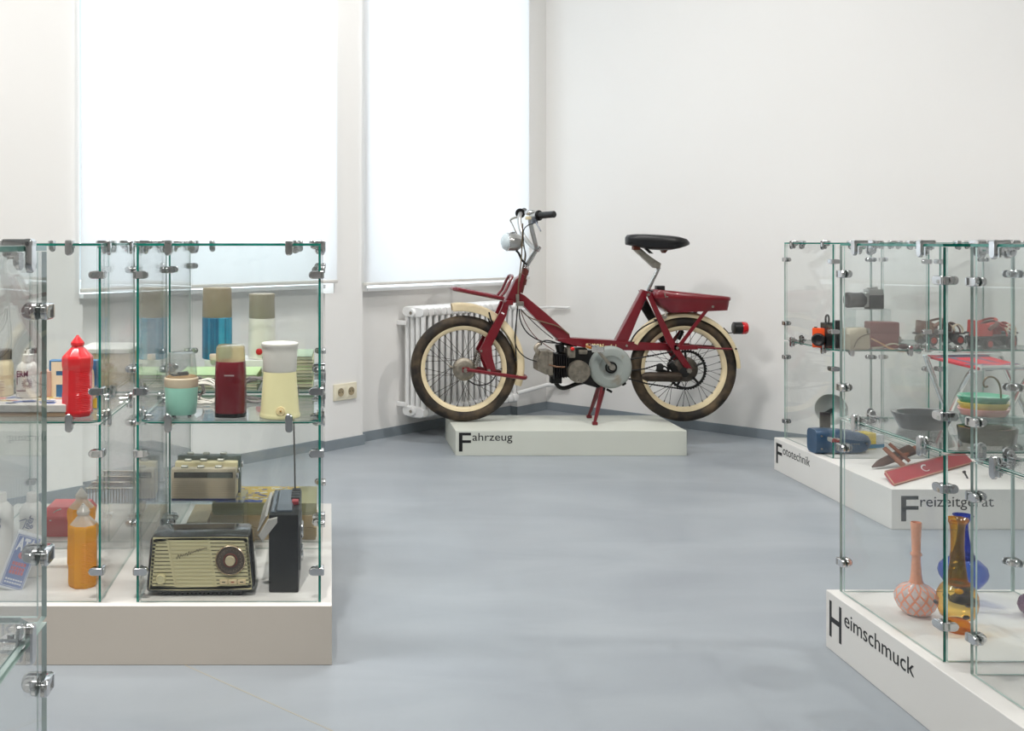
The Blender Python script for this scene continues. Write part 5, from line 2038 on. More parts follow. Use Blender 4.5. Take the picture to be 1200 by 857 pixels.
sb = thing('small_carton', 'small pinkish-brown carton between the white bottle and the blue carton', 'carton', p + Vector((0.0, 0.02, 0)))
b = B(); b.bb(-0.014, 0.014, 0, 0.05, 0.0, 0.068, 0.001, 1)
obj('carton_body', b, mat('pink_brown_card', (0.77, 0.62, 0.55), 0.6, var=0.1, scale=60), sb)
tc_ = thing('reflection_carton', 'tan carton shape standing in for a reflection behind the red bottle', 'carton', (-0.70, 3.24, ZS))
b = B(); b.bb(-0.075, 0.085, -0.10, 0.10, 0, 0.10, 0.001, 1)  # added tan box standing in for a reflection in the glass
obj('carton_body', b, mat('pale_tan_card', (0.80, 0.70, 0.56), 0.65), tc_)
b = B(); b.bb(-0.078, 0.088, -0.103, 0.103, 0.098, 0.112, 0.001, 1)
obj('box_lid', b, OFFW, tc_)

# cleaning bottles and scouring powder below
BLUEI = mat('navy_print', (0.16, 0.22, 0.45), 0.5)


def cleaner(px, py, label, dx=0.0):
    p_ = on(px, py, ZB); q_ = F / p_.y
    t_ = thing('cleaner_bottle', label, 'bottle', p_ + Vector((dx, 0.02, 0)), 0, 'white cleaner bottles')
    r = 29.5 / q_ / 2
    b = B()
    b.lathe([(r * 0.9, 0), (r, 0.003), (r, 0.165), (r * 0.96, 0.176), (r * 0.60, 0.190), (r * 0.44, 0.194)], 36)
    bd = obj('bottle_body', b, WCAP, t_)
    b = B(); b.lathe([(r * 0.46, 0.191), (r * 0.48, 0.192), (r * 0.46, 0.215), (r * 0.40, 0.218), (0.001, 0.218)], 24)
    obj('cap', b, WCAP, t_)
    up = Vector((-0.42, 0, 0.9)).normalized(); rg = Vector((0.9, 0, 0.42)).normalized()
    for txt, w_, c_, o_ in (('iger', 0.036, 0.018, Vector((0.001, -r - 0.0004, 0.128))), ('Tisch', 0.026, 0.009, Vector((-0.024, -r - 0.0004, 0.150)))):
        if txt == 'iger':
            lettering(txt, w_, c_, o_, Vector((0.40, 0, 0.92)), Vector((-0.92, 0, 0.40)), BLUEI, bd, 0.01)
    b = B(); b.box((-0.010, -r - 0.0002, 0.142), (0.002, 0.0006, 0.028), Matrix.Rotation(0.45, 3, 'Y'))
    b.box((-0.016, -r - 0.0002, 0.153), (0.020, 0.0006, 0.002), Matrix.Rotation(-0.3, 3, 'Y'))
    obj('slash_print', b, BLUEI, bd)
    return t_


cleaner(35.5, 676, 'white cleaner bottle standing behind the blue scouring powder carton')
cleaner(-2, 676, 'white cleaner bottle cut by the left picture edge')
pa = on(12, 693, ZB)
at = thing('scouring_powder', 'tilted blue and white scouring powder carton leaning on the white bottle', 'carton', pa + Vector((0, -0.005, 0.004)))
tilt = Matrix.Rotation(0.33, 3, 'Y') @ Matrix.Rotation(-0.16, 3, 'X') @ Matrix.Rotation(0.28, 3, 'Z')
aw, ah, ad = 0.062, 0.142, 0.034
off = Vector((-0.030, 0, 0.009))
b = B()
b.box(tilt @ Vector((aw / 2, ad / 2, ah / 2)) + off, (aw, ad, ah), tilt, 0.001, 1)
ab_ = obj('carton_body', b, mat('white_card', (0.90, 0.90, 0.91), 0.5, var=0.02), at)


def AT(x, z, y=-0.0006):
    return tilt @ Vector((x, y, z)) + off


b = B(); b.prism([AT(0.003, 0.006), AT(aw - 0.003, 0.006), AT(aw - 0.003, ah - 0.004), AT(0.003, ah - 0.004)], tilt @ Vector((0, 0.0004, 0)))
bp_ = obj('blue_panel', b, mat('powder_blue', (0.33, 0.42, 0.68), 0.45, var=0.02), ab_)
WP = mat('white_print', (0.93, 0.93, 0.95), 0.5)
rx, ux = tilt @ Vector((1, 0, 0)), tilt @ Vector((0, 0, 1))
lettering('ATA', 0.046, 0.030, AT(0.008, ah - 0.042, -0.0009), rx, ux, WP, bp_, 0.04)
b = B(); b.ring([AT(0.005 , 0.008, -0.0008), AT(aw - 0.005, 0.008, -0.0008), AT(aw - 0.005, ah - 0.006, -0.0008), AT(0.005, ah - 0.006, -0.0008)], [AT(0.0062, 0.0092, -0.0008), AT(aw - 0.0062, 0.0092, -0.0008), AT(aw - 0.0062, ah - 0.0072, -0.0008), AT(0.0062, ah - 0.0072, -0.0008)], tilt @ Vector((0, 0.0004, 0)))
for k, z in enumerate((0.018, 0.026)):
    for i in range(7):
        c0 = AT(0.012 + i * 0.0064, z, -0.0008)
        b.box(c0, (0.0045, 0.0005, 0.0042), tilt)
obj('border_print', b, WP, bp_)
RP_ = mat('red_print', (0.80, 0.22, 0.24), 0.5)
b = B()
b.lathe([(0.0085, -0.0003), (0.0085, 0.0004)], 20, AT(aw / 2 - 0.002, 0.088, -0.0008), tilt @ Vector((0, -1, 0)))
for k, z in enumerate((0.066, 0.054, 0.044)):
    for i in range(5):
        b.box(AT(0.016 + i * 0.0072, z, -0.0008), (0.0055, 0.0005, 0.0085), tilt)
obj('red_mark', b, RP_, bp_)
b = B()
for i in range(6):
    b.box(tilt @ Vector((aw + 0.0004, ad / 2, 0.016 + i * 0.0085)) + off, (0.0005, 0.016, 0.0062), tilt)
obj('side_print', b, BLUEI, ab_)
b = B(); b.box(tilt @ Vector((aw + 0.0005, ad / 2, 0.082)) + off, (0.0005, 0.018, 0.012), tilt)
obj('side_red_print', b, RP_, ab_)

# red tub in the rear showcase
p = on(74, 631, ZB)
tub = thing('plastic_tub', 'red plastic tub with white script behind the amber bottles', 'tub', (p.x, 3.06, ZB))
TUBR = mat('tub_red', (0.86, 0.30, 0.34), 0.3, var=0.04)
b = B()
b.loft([[Vector((sx * 0.062, y, 0)) for sx, y in ((-1, 0.006), (1, 0.006), (1, 0.13), (-1, 0.13))], [Vector((sx * 0.068, y, 0.062)) for sx, y in ((-1, 0), (1, 0), (1, 0.136), (-1, 0.136))], [Vector((sx * 0.056, y, 0.085)) for sx, y in ((-1, 0.02), (1, 0.02), (1, 0.12), (-1, 0.12))]])
tb_ = obj('tub_body', b, TUBR, tub)
b = B(); b.tube(smooth([Vector((-0.040, 0.004, 0.060)), Vector((-0.030, 0.011, 0.072)), Vector((-0.024, 0.0135, 0.076)), Vector((-0.012, 0.0155, 0.080))]), 0.0035, 6, flat=0.4)
b.tube(smooth([Vector((-0.042, -0.002, 0.050)), Vector((-0.03, 0.004, 0.06)), Vector((-0.016, 0.006, 0.064))]), 0.003, 6, flat=0.4)
obj('script_print', b, WCAP, tb_)
b = B(); b.bb(-0.070, 0.070, -0.002, 0.0, 0.052, 0.060, 0.0008, 1)
obj('tub_rim', b, TUBR, tub)

# wire rack standing on the floor behind the plinth
rk = thing('wire_rack', 'metal wire rack on the floor between plinth and window wall', 'rack', (-0.775, 3.62, 0))
b = B()
for k in range(28):
    x = -0.085 + k * 0.0105
    b.tube([(x, 0, 0.0), (x, 0, 0.155), (x + 0.004, 0.27, 0.155), (x + 0.004, 0.27, 0)], 0.0018, 4)
obj('rack_wires', b, STEEL, rk)['kind'] = 'stuff'
b = B()
for y in (0.0, 0.09, 0.18, 0.27):
    b.tube([(-0.09, y, 0.1565), (0.205, y, 0.1565)], 0.003, 6)
b.tube([(-0.09, 0, 0.012), (0.205, 0, 0.012)], 0.003, 6)
b.tube([(-0.09, 0.27, 0.012), (0.205, 0.27, 0.012)], 0.003, 6)
obj('rack_frame', b, STEEL, rk)


# ================================================================== RIGHT: glass vases
def vase(name, label, px, py, prof, m_, h_px, group=None, inner=None, z=ZB, dx=0, dy=0, n=40, shape=None):
    """prof: (radius px, height px) from the foot up"""
    p_ = on(px, py, z); q_ = F / p_.y
    t_ = thing(name, label, 'vase', p_ + Vector((dx, dy, 0)))
    b = B()
    b.lathe([(r / q_, hh / q_) for r, hh in prof], n, cap=False, shape=shape)
    o = obj('vase_body', b, m_, t_, 60)
    return t_, o, q_


# amber vase
AMB = clear('amber_glass', (0.95, 0.80, 0.40), 0.05, 0.02, edge=0.9)
AMBD = clear('deep_amber_glass', (0.92, 0.60, 0.14), 0.05, 0.03, body=0.25, bodycol=(0.90, 0.50, 0.07), edge=0.8)
AMBN = clear('amber_neck_glass', (0.90, 0.68, 0.22), 0.06, 0.02, body=0.12, bodycol=(0.55, 0.32, 0.05), edge=1.0)
v, vb, q = vase('glass_vase', 'amber glass vase with dark dots and flared rim', 1122, 739, [
    (10, 13.5), (18, 17), (21.2, 26), (22.3, 34), (21.5, 43), (18, 51), (13.5, 56)], AMB, 0)
b = B()
b.lathe([(12 / q, 56 / q), (10.5 / q, 62 / q), (8.3 / q, 78 / q), (7.2 / q, 95 / q), (7.2 / q, 112 / q), (8.0 / q, 122 / q), (9.2 / q, 127 / q)], 36, cap=False)
obj('neck', b, AMBN, v, 60)
b = B()
b.lathe([(9.0 / q, 126 / q), (10.5 / q, 128.5 / q), (11.8 / q, 130.5 / q), (11.2 / q, 131.5 / q), (9.5 / q, 129 / q)], 60, cap=False, shape=lambda a, z: 1 + 0.06 * math.cos(a * 9))
obj('rim', b, AMBD, v, 60)
b = B()
b.lathe([(0.002, 0), (14 / q, 0), (16 / q, 2.5 / q), (16 / q, 7 / q), (13 / q, 10.5 / q), (9.5 / q, 13 / q), (0.002, 13.5 / q)], 36)
obj('foot', b, AMBD, v, 60)
b = B()
b.torus((0, 0, 56 / q), (0, 0, 1), 12.3 / q, 1.4 / q, 36, 8)
obj('neck_ring', b, AMBD, v)
DOT = mat('dark_glass_drop', (0.16, 0.07, 0.05), 0.15, coat=0.5)
for (ax_, hz) in ((-PI / 2 - 0.02, 37), (-PI / 2 - 0.14, 23), (0.2, 29), (PI * 0.85, 30), (PI * 0.5, 34)):
    rr = 22.0 / q
    b = B()
    c_ = Vector((rr * math.cos(ax_) * 1.0, rr * math.sin(ax_) * 1.0, hz / q))
    b.ball(c_ * 0.995 + Vector((0, 0, 0.0)), (0.0085, 0.0040, 0.0050) if abs(math.cos(ax_)) < 0.5 else (0.004, 0.0085, 0.005), 14, 8)
    obj('glass_dot', b, DOT, vb)
b = B(); b.ball((0.002, -0.002, 46 / q), (0.010, 0.008, 0.006), 14, 8)
obj('inner_bead', b, mat('yellow_bead', (0.90, 0.78, 0.12), 0.2), vb)

# blue vase
BLU = clear('blue_glass', (0.26, 0.44, 0.86), 0.05, 0.02, body=0.22, bodycol=(0.10, 0.25, 0.70), edge=0.6)
BLUN = clear('deep_blue_glass', (0.08, 0.16, 0.72), 0.06, 0.02, body=0.30, bodycol=(0.03, 0.09, 0.50), edge=0.6)
v, vb, q = vase('glass_vase', 'blue glass vase with bulbous body behind the amber vase', 1128.6, 705, [
    (0.1, 14), (10, 15), (19, 20), (25, 29), (26.3, 35), (24.5, 42), (18, 48.5), (11, 52)], BLU, 0, dy=0.0)
b = B(); b.lathe([(0.002, 0), (15 / q, 0), (15.5 / q, 2 / q), (9 / q, 7 / q), (6 / q, 14.5 / q), (0.002, 15 / q)], 36)
obj('foot', b, BLUN, v)
b = B()
b.lathe([(13 / q, 50.5 / q), (12 / q, 53 / q), (10.5 / q, 58 / q), (7.2 / q, 70 / q), (5.5 / q, 84 / q), (5.5 / q, 92 / q), (8 / q, 97 / q), (11.2 / q, 101 / q), (10.8 / q, 101.6 / q), (7.5 / q, 98 / q)], 36, cap=False)
obj('neck', b, BLUN, v, 60)
b = B()
b.torus((0, 0, 53 / q), (0, 0, 1), 11.6 / q, 2.2 / q, 40, 8)
obj('collar', b, BLUN, v)

# orange-white latticed vase
m, t, out = nt('swirl_glass')
L = t.links.new
tc = t.nodes.new('ShaderNodeTexCoord'); sx = t.nodes.new('ShaderNodeSeparateXYZ')
L(tc.outputs['Object'], sx.inputs[0])
at2 = t.nodes.new('ShaderNodeMath'); at2.operation = 'ARCTAN2'; L(sx.outputs['Y'], at2.inputs[0]); L(sx.outputs['X'], at2.inputs[1])


def band(sign):
    mz = t.nodes.new('ShaderNodeMath'); mz.operation = 'MULTIPLY'; mz.inputs[1].default_value = sign * 240.0
    L(sx.outputs['Z'], mz.inputs[0])
    ma_ = t.nodes.new('ShaderNodeMath'); ma_.operation = 'MULTIPLY_ADD'; ma_.inputs[1].default_value = 13.0
    L(at2.outputs[0], ma_.inputs[0]); L(mz.outputs[0], ma_.inputs[2])
    si = t.nodes.new('ShaderNodeMath'); si.operation = 'SINE'; L(ma_.outputs[0], si.inputs[0])
    gt = t.nodes.new('ShaderNodeMath'); gt.operation = 'GREATER_THAN'; gt.inputs[1].default_value = 0.74
    L(si.outputs[0], gt.inputs[0])
    return gt


g1, g2 = band(1.0), band(-0.8)
mx_ = t.nodes.new('ShaderNodeMath'); mx_.operation = 'MAXIMUM'; L(g1.outputs[0], mx_.inputs[0]); L(g2.outputs[0], mx_.inputs[1])
pk_ = t.nodes.new('ShaderNodeBsdfPrincipled'); pk_.inputs['Base Color'].default_value = (*lin((0.96, 0.62, 0.48)), 1); pk_.inputs['Roughness'].default_value = 0.15
wh_ = t.nodes.new('ShaderNodeMixShader'); wh_.inputs[0].default_value = 0.6
tr_ = t.nodes.new('ShaderNodeBsdfTransparent'); tr_.inputs[0].default_value = (0.97, 0.92, 0.90, 1)
pw_ = t.nodes.new('ShaderNodeBsdfPrincipled'); pw_.inputs['Base Color'].default_value = (0.86, 0.80, 0.78, 1); pw_.inputs['Roughness'].default_value = 0.1
L(tr_.outputs[0], wh_.inputs[1]); L(pw_.outputs[0], wh_.inputs[2])
ms = t.nodes.new('ShaderNodeMixShader'); L(mx_.outputs[0], ms.inputs[0]); L(wh_.outputs[0], ms.inputs[1]); L(pk_.outputs[0], ms.inputs[2])
L(ms.outputs[0], out.inputs[0])
SWIRL = m
SALM = mat('salmon_glass', (0.95, 0.66, 0.52), 0.12, var=0.06, scale=120, coat=0.5)
v, vb, q = vase('glass_vase', 'orange and white latticed glass vase with long ringed neck', 1073.6, 720, [
    (0.1, 0.5), (10, 0.5), (15, 3), (19.5, 8), (23, 16), (23.2, 22), (20.5, 29), (15, 33.5), (9, 36), (7, 38)], SWIRL, 0)
b = B()
b.lathe([(8.5 / q, 35.5 / q), (6.5 / q, 40 / q), (5.5 / q, 48 / q), (4.7 / q, 62 / q), (4.5 / q, 68 / q), (6.0 / q, 69.5 / q), (6.0 / q, 71.5 / q), (4.6 / q, 73 / q), (4.9 / q, 85 / q), (5.4 / q, 100 / q), (5.9 / q, 107.5 / q), (5.3 / q, 108 / q), (4.8 / q, 100 / q), (4.0 / q, 73 / q)], 48, cap=False, shape=lambda a, z: 1 + 0.03 * math.cos(a * 12 + z * 60))
obj('neck', b, SALM, v, 60)
# purple vase at the edge
PURG = clear('purple_glass', (0.50, 0.24, 0.42), 0.05, 0.02, body=0.35, bodycol=(0.25, 0.07, 0.18), edge=0.6)
v, vb, q = vase('glass_vase', 'purple glass vase cut by the right picture edge', 1211, 722, [
    (0.1, 0.5), (8, 0.5), (14, 5), (16.5, 12), (14, 20), (7, 26), (5, 40), (5, 60), (8, 66)], PURG, 0)

# ================================================================== RIGHT: dishes on the shelf
GREYC = mat('grey_ceramic', (0.33, 0.35, 0.355), 0.12, var=0.05, coat=0.6)


def dish(parent, name, hx, hy, h, th, m_, z0=0.0, base=0.8, scallop=0.0, n=48, zrim=None):
    b = B()

    def ring(fx, z):
        r_ = []
        for k in range(n):
            a = 2 * PI * k / n
            e = 1 + scallop * math.cos(6 * a) * fx
            r_.append(Vector((hx * fx * e * math.cos(a), hy * fx * e * math.sin(a), z0 + z)))
        return r_
    b.loft([ring(0.01, 0), ring(base * 0.97, 0), ring(base, 0.002), ring(1.0, h - 0.002), ring(0.985, h), ring(1 - th, h - 0.001), ring(base * 0.92, th * 0.08 + 0.004), ring(0.01, th * 0.08 + 0.004)], cap=False)
    return obj(name, b, m_, parent, 50)


p = on(1081.5, 501.5, ZS); q = F / p.y
t_ = thing('ceramic_dish', 'oval dark grey ceramic dish on the glass shelf', 'dish', p, 0.12)
dish(t_, 'dish_body', 36 / q, 0.055, 0.039, 0.14, GREYC, base=0.76)
# three nested trays with a hooked carrying rod
p = on(1162, 503.5, ZS); q = F / p.y
st = thing('tray_stand', 'three stacked trays in green, yellow and pink with a hooked brass handle', 'serving stand', p + Vector((0, 0.03, 0)))
z = 0.030
for k, c_ in enumerate(((0.90, 0.66, 0.62), (0.90, 0.82, 0.42), (0.36, 0.66, 0.54))):
    o = dish(st, 'tray', (28.5 + (0.5 if k == 2 else 0)) / q, 0.050, 0.017, 0.08, mat('tray_glaze_%s' % ('pink', 'yellow', 'green')[k], c_, 0.14, var=0.04, coat=0.5), z, 0.88, 0.03)
    o['label'] = ('pink tray', 'yellow tray', 'green tray')[k]
    z += 0.0145
b = B()
hk = [(1173, 503), (1173.2, 480), (1173, 462), (1172, 452), (1168.5, 445), (1163, 441.5), (1157, 442), (1153, 446), (1152, 450.5), (1154, 454), (1157.5, 453)]
b.tube(smooth([W(x, y, p.y + 0.02) - p - Vector((0, 0.03, 0)) for x, y in hk]), 0.0023, 8)
obj('hook_handle', b, mat('tarnished_brass', (0.52, 0.46, 0.36), 0.35, 0.8), st)
CLG = clear('thick_clear_glass', (0.86, 0.91, 0.90), 0.06, 0.02, body=0.06, bodycol=(0.7, 0.75, 0.74), edge=0.8)
SMK = clear('smoked_glass', (0.50, 0.49, 0.41), 0.06, 0.02, body=0.30, bodycol=(0.30, 0.29, 0.23), edge=0.8)
dish(st, 'base_dish', 26 / q, 0.046, 0.030, 0.2, CLG, 0.0, 0.85)
p = on(1157, 518.5, ZS); q = F / p.y
t_ = thing('glass_ashtray', 'olive smoked glass ashtray in front of the stacked trays', 'ashtray', p + Vector((0, 0.0, 0)))
dish(t_, 'ashtray_body', 33 / q, 0.050, 0.034, 0.22, SMK, base=0.93, n=10)
p = on(1188, 510.5, ZS); q = F / p.y
t_ = thing('glass_ashtray', 'clear heavy glass dish right of the smoked ashtray', 'dish', p + Vector((0.010, 0.045, 0)))
dish(t_, 'dish_body', 25 / q, 0.045, 0.034, 0.25, CLG, base=0.85, n=32)

# ================================================================== RIGHT REAR: cameras
ORG = mat('orange_plastic', (0.96, 0.34, 0.12), 0.3, var=0.03)
BLK2 = mat('matt_black', (0.07, 0.07, 0.075), 0.5, var=0.1)


def camera_body(label, p_, w_, d_, h, m_, rot):
    t_ = thing('camera', label, 'camera', p_, rot)
    b = B(); b.bb(-w_ / 2, w_ / 2, -d_ / 2, d_ / 2, 0, h, 0.003, 2)
    obj('camera_body', b, m_, t_)
    return t_


p = on(965.5, 408, ZS); q = F / p.y
cw_, ch_ = 0.068, 23 / q
t_ = camera_body('small orange camera with a round black lens', p + Vector((0.0, 0.02, 0)), cw_, 0.032, ch_, ORG, -0.55)
b = B(); b.lathe([(0.026, 0), (0.027, 0.003), (0.025, 0.016), (0.021, 0.020), (0.019, 0.017), (0.012, 0.013), (0.001, 0.012)], 28, (-0.010, -0.016, ch_ * 0.42), (0, -1, 0))
obj('lens', b, BLK2, t_)
b = B(); b.bb(0.018, 0.030, -0.0172, -0.012, ch_ * 0.72, ch_ * 0.92, 0.001, 1)
obj('viewfinder', b, BLK2, t_)
b = B(); b.cyl((-0.022, 0, ch_), (-0.022, 0, ch_ + 0.004), 0.006, n=12)
obj('shutter_button', b, BLK2, t_)
p = on(981, 409.5, ZS); q = F / p.y
t_ = camera_body('black folding camera with raised strap loop behind the orange camera', p + Vector((0.004, 0.06, 0)), 0.064, 0.05, 30 / q, BLK2, 0.1)
b = B(); b.bb(0.004, 0.034, -0.03, 0.0, 0, 33 / q, 0.003, 1)
obj('bellows_front', b, BLACK, t_)
b = B(); zz = 28 / q
b.tube(smooth([Vector((-0.022, 0, zz)), Vector((-0.024, 0, zz + 0.030)), Vector((-0.016, 0, zz + 0.040)), Vector((-0.008, 0, zz + 0.030)), Vector((-0.010, 0, zz))]), 0.004, 8)
obj('strap_loop', b, BLACK, t_)

p = on(1008, 411, ZS); q = F / p.y
pc_ = thing('camera_pouch', 'grey-beige leather camera pouch on the shelf', 'pouch', p + Vector((0, 0.04, 0)), 0.2)
PCH = mat('grey_beige_leather', (0.66, 0.63, 0.55), 0.55, var=0.08, bump=0.2, bscale=90)
b = B()
b.loft([[Vector((x * f, y * f2, z)) for x, y in ((-0.046, -0.03), (0.046, -0.03), (0.046, 0.03), (-0.046, 0.03))] for f, f2, z in ((0.9, 0.8, 0), (1.0, 1.0, 0.01), (0.98, 0.95, 0.06), (0.88, 0.75, 0.086), (0.80, 0.5, 0.09))])
pb_ = obj('pouch_body', b, PCH, pc_, 60)
b = B(); b.tube(smooth([Vector((-0.030, -0.032, 0.012)), Vector((-0.018, -0.034, 0.045)), Vector((0.012, -0.034, 0.062)), Vector((0.044, -0.031, 0.066))]), 0.0022, 6)
obj('flap_edge', b, mat('dark_seam', (0.40, 0.37, 0.32), 0.6), pb_)
b = B(); b.box((0.040, -0.025, 0.078), (0.012, 0.014, 0.02), None, 0.003)
obj('buckle', b, STEEL, pc_)

p = on(1044, 409.5, ZS); q = F / p.y
lc = thing('camera_case', 'reddish brown leather camera case on the shelf', 'case', p + Vector((0, 0.07, 0)), -0.15)
BRL = mat('red_brown_leather', (0.47, 0.27, 0.25), 0.45, var=0.1, bump=0.2, bscale=80)
b = B(); b.bb(-0.056, 0.056, -0.032, 0.032, 0, 0.070, 0.006, 2)
lb_ = obj('case_body', b, BRL, lc)
b = B(); b.bb(-0.058, 0.058, -0.034, 0.034, 0.062, 0.108, 0.006, 2)
obj('case_lid', b, BRL, lc)
b = B(); b.bb(0.050, 0.066, -0.012, 0.012, 0.045, 0.085, 0.005, 2)
obj('strap_lug', b, BRL, lc)
b = B(); b.tube(smooth([W(1021, 397, 4.21) , W(1030, 401, 4.205), W(1040, 407.5, 4.20), W(1052, 411.3, 4.195), W(1060, 412, 4.19)]), 0.0045, 8, flat=0.5)
tag(obj('camera_strap', b, mat('tan_leather', (0.74, 0.58, 0.42), 0.5)), 'tan leather camera strap lying before the brown case', 'strap')
b = B(); b.tube(smooth([W(1022, 408, 4.215), W(1034, 407, 4.205), W(1043, 403, 4.20), W(1051, 403, 4.198), W(1058, 408, 4.20), W(1062, 411.5, 4.20)]), 0.0045, 8, flat=0.5)
tag(obj('camera_strap', b, mat('grey_leather', (0.66, 0.64, 0.56), 0.5)), 'pale grey camera strap arching over the tan strap', 'strap')
p = on(1066, 410.5, ZS)
lcap = thing('lens_cap', 'small dark rounded lens case right of the brown case', 'lens case', p + Vector((-0.008, 0.03, 0)))
b = B(); b.ball((0, 0, 0.012), (0.020, 0.016, 0.012), 18, 10)
obj('cap_shell', b, mat('dark_brown_leather', (0.24, 0.17, 0.16), 0.5), lcap)

rz = 0.158
rs = riser(2.275, 4.34, ZS, 0.150, 0.10, rz, 'clear acrylic riser lifting the black lens camera')
p = Vector((2.268, 4.32, ZS + rz))
t_ = thing('camera', 'black and silver camera with long lens raised on the acrylic riser', 'camera', p, 0)
b = B(); b.bb(-0.005, 0.058, -0.020, 0.024, 0, 0.066, 0.004, 2)
obj('camera_body', b, BLK2, t_)
b = B(); b.bb(-0.007, 0.056, -0.021, 0.025, 0.056, 0.083, 0.005, 2)
b.bb(-0.024, -0.006, -0.026, 0.028, 0.008, 0.070, 0.004, 1)
b.cyl((0.03, 0, 0.083), (0.03, 0, 0.092), 0.011, n=14); b.bb(0.0, 0.022, -0.01, 0.01, 0.083, 0.089, 0.001, 1)
obj('top_plate', b, SIL, t_)
b = B(); b.lathe([(0.030, 0), (0.031, 0.01), (0.031, 0.052), (0.033, 0.054), (0.033, 0.070), (0.028, 0.072), (0.022, 0.066), (0.001, 0.064)], 28, (-0.018, 0, 0.036), (-1, 0, 0))
obj('lens', b, BLK2, t_)

# below: blue bullet-shaped case, flash lamp, film boxes
p = on(993, 533.5, ZB); q = F / p.y
bc = thing('projector_case', 'dark blue bullet-shaped projector lying below the cameras', 'projector', p + Vector((0, 0.05, 0)))
NAVY = mat('petrol_blue', (0.20, 0.32, 0.44), 0.3, var=0.05, coat=0.2)
b = B()
l_, r_, hgt = -35 / q, 34 / q, 29 / q
rings = []
for k in range(15):
    f = k / 14
    x = l_ + (r_ - l_) * f
    tap = 1.0 if f < 0.62 else math.sqrt(max(0.0, 1 - ((f - 0.62) / 0.385) ** 2.4))
    tap = max(tap, 0.12) * (0.97 if k == 0 else 1)
    ring = []
    for j in range(24):
        a = 2 * PI * j / 24
        ca, sa_ = math.cos(a), math.sin(a)
        hz_ = hgt / 2 * (1 - 0.25 * max(0, f - 0.3)) * tap
        ring.append(Vector((x, math.copysign(abs(ca) ** 0.5, ca) * 0.046 * tap, hgt * 0.5 * (1 - 0.20 * max(0, f - 0.3)) * 1.0 + math.copysign(abs(sa_) ** 0.5, sa_) * hz_)))
    rings.append(ring)
zmin = min(v_.z for r__ in rings for v_ in r__)
for r__ in rings:
    for v_ in r__:
        v_.z -= zmin
b.loft(rings)
bo = obj('shell', b, NAVY, bc, 50)
b = B()
for k in range(5):
    b.cyl((0.010 + k * 0.010, -0.045, 0.045), (0.010 + k * 0.010, -0.048, 0.045), 0.0025, n=8)
b.cyl((-0.105, -0.046, 0.025), (-0.105, -0.050, 0.025), 0.004, n=8); b.cyl((-0.105, -0.046, 0.078), (-0.105, -0.050, 0.078), 0.004, n=8)
b.cyl((0.085, -0.040, 0.045), (0.085, -0.046, 0.045), 0.003, n=8)
obj('rivets', b, STEEL, bo)
b = B(); b.bb(-0.06, 0.09, -0.044, 0.044, 0.0495, 0.0505)
obj('case_seam', b, BLK2, bo)

fl_ = thing('flash_gun', 'flash gun with a round silver reflector behind the blue projector', 'flash gun', on(983, 531, ZB) + Vector((0.0, 0.12, 0)))
fy = fl_.location.y
b = B(); b.bb(-0.018, 0.018, -0.014, 0.014, 0.0, 0.150, 0.004, 2)
b.bb(-0.022, 0.024, -0.018, 0.018, 0.0, 0.04, 0.004, 2)
obj('handle', b, mat('dark_brown_plastic', (0.17, 0.13, 0.12), 0.35), fl_)
rc_ = W(974, 480, fy) - Vector(fl_.location)
ax_ = Vector((-0.62, -0.78, 0.05)).normalized()
b = B()
b.lathe([(0.066, 0.0), (0.064, -0.002), (0.052, -0.018), (0.034, -0.032), (0.014, -0.040), (0.004, -0.041)], 40, rc_, ax_, cap=False)
b.lathe([(0.066, 0.0), (0.067, -0.003), (0.054, -0.021), (0.036, -0.036), (0.014, -0.045), (0.004, -0.046)], 40, rc_, ax_, cap=False)
obj('reflector', b, mat('satin_aluminium', (0.82, 0.84, 0.82), 0.38, 0.55), fl_, 60)
b = B(); b.tube([rc_ - ax_ * 0.044, rc_ - ax_ * 0.075, Vector((0, 0, 0.14))], 0.010, 10)
obj('reflector_arm', b, BLK2, fl_)
for (px0, px1, py, hh_, colr, lab, dy_) in ((1021, 1033.5, 531, 0.068, (0.90, 0.80, 0.30), 'yellow film box right of the blue projector', 0.10), (1034, 1046, 531, 0.058, (0.86, 0.88, 0.90), 'white and light blue film box beside the yellow box', 0.12)):
    p = on((px0 + px1) / 2, py, ZB); q = F / p.y
    fb = thing('film_box', lab, 'box', p + Vector((0.01, dy_, 0)), 0.3)
    w_ = (px1 - px0) / q / 2
    b = B(); b.bb(-w_, w_, -0.03, 0.03, 0, hh_, 0.001, 1)
    bx_ = obj('box_body', b, mat('film_' + lab.split()[0], colr, 0.5), fb)
    b = B(); b.bb(-w_ - 0.0004, w_ + 0.0004, -0.0304, 0.0304, 0.004, hh_ * 0.32)
    obj('printed_band', b, mat('film_teal', (0.30, 0.55, 0.68), 0.5), bx_)

# ================================================================== RIGHT FRONT: leisure equipment on the open half of the plinth
# red board lying on edge
rb = thing('red_board', 'long red board with white curl mark on the plinth front', 'board', (2.03, 3.70, ZB))
RB = mat('board_red', (0.66, 0.17, 0.20), 0.35, var=0.07, scale=20)
c0, c1 = W(1048, 571, 3.70), W(1141, 541.5, 4.08)
t0, t1 = W(1037, 553, 3.81), W(1102, 532, 4.10)
c0.z = ZB + 0.0045; c1.z = ZB + 0.0045
o_ = Vector(rb.location)
du = (c1 - c0)
up_ = (t0 - c0)
nrm = du.cross(up_).normalized()
if nrm.y > 0:
    nrm = -nrm
b = B()
b.prism([c0 - o_, c1 - o_, c1 + up_ * 1.0 - o_, t0 - o_], -nrm * 0.012, 0.002, 1)
bd_ = obj('board_body', b, RB, rb)
b = B()
e_ = 0.0014
b.tube([c0 - o_ + nrm * e_, c1 - o_ + nrm * e_], 0.0028, 6)
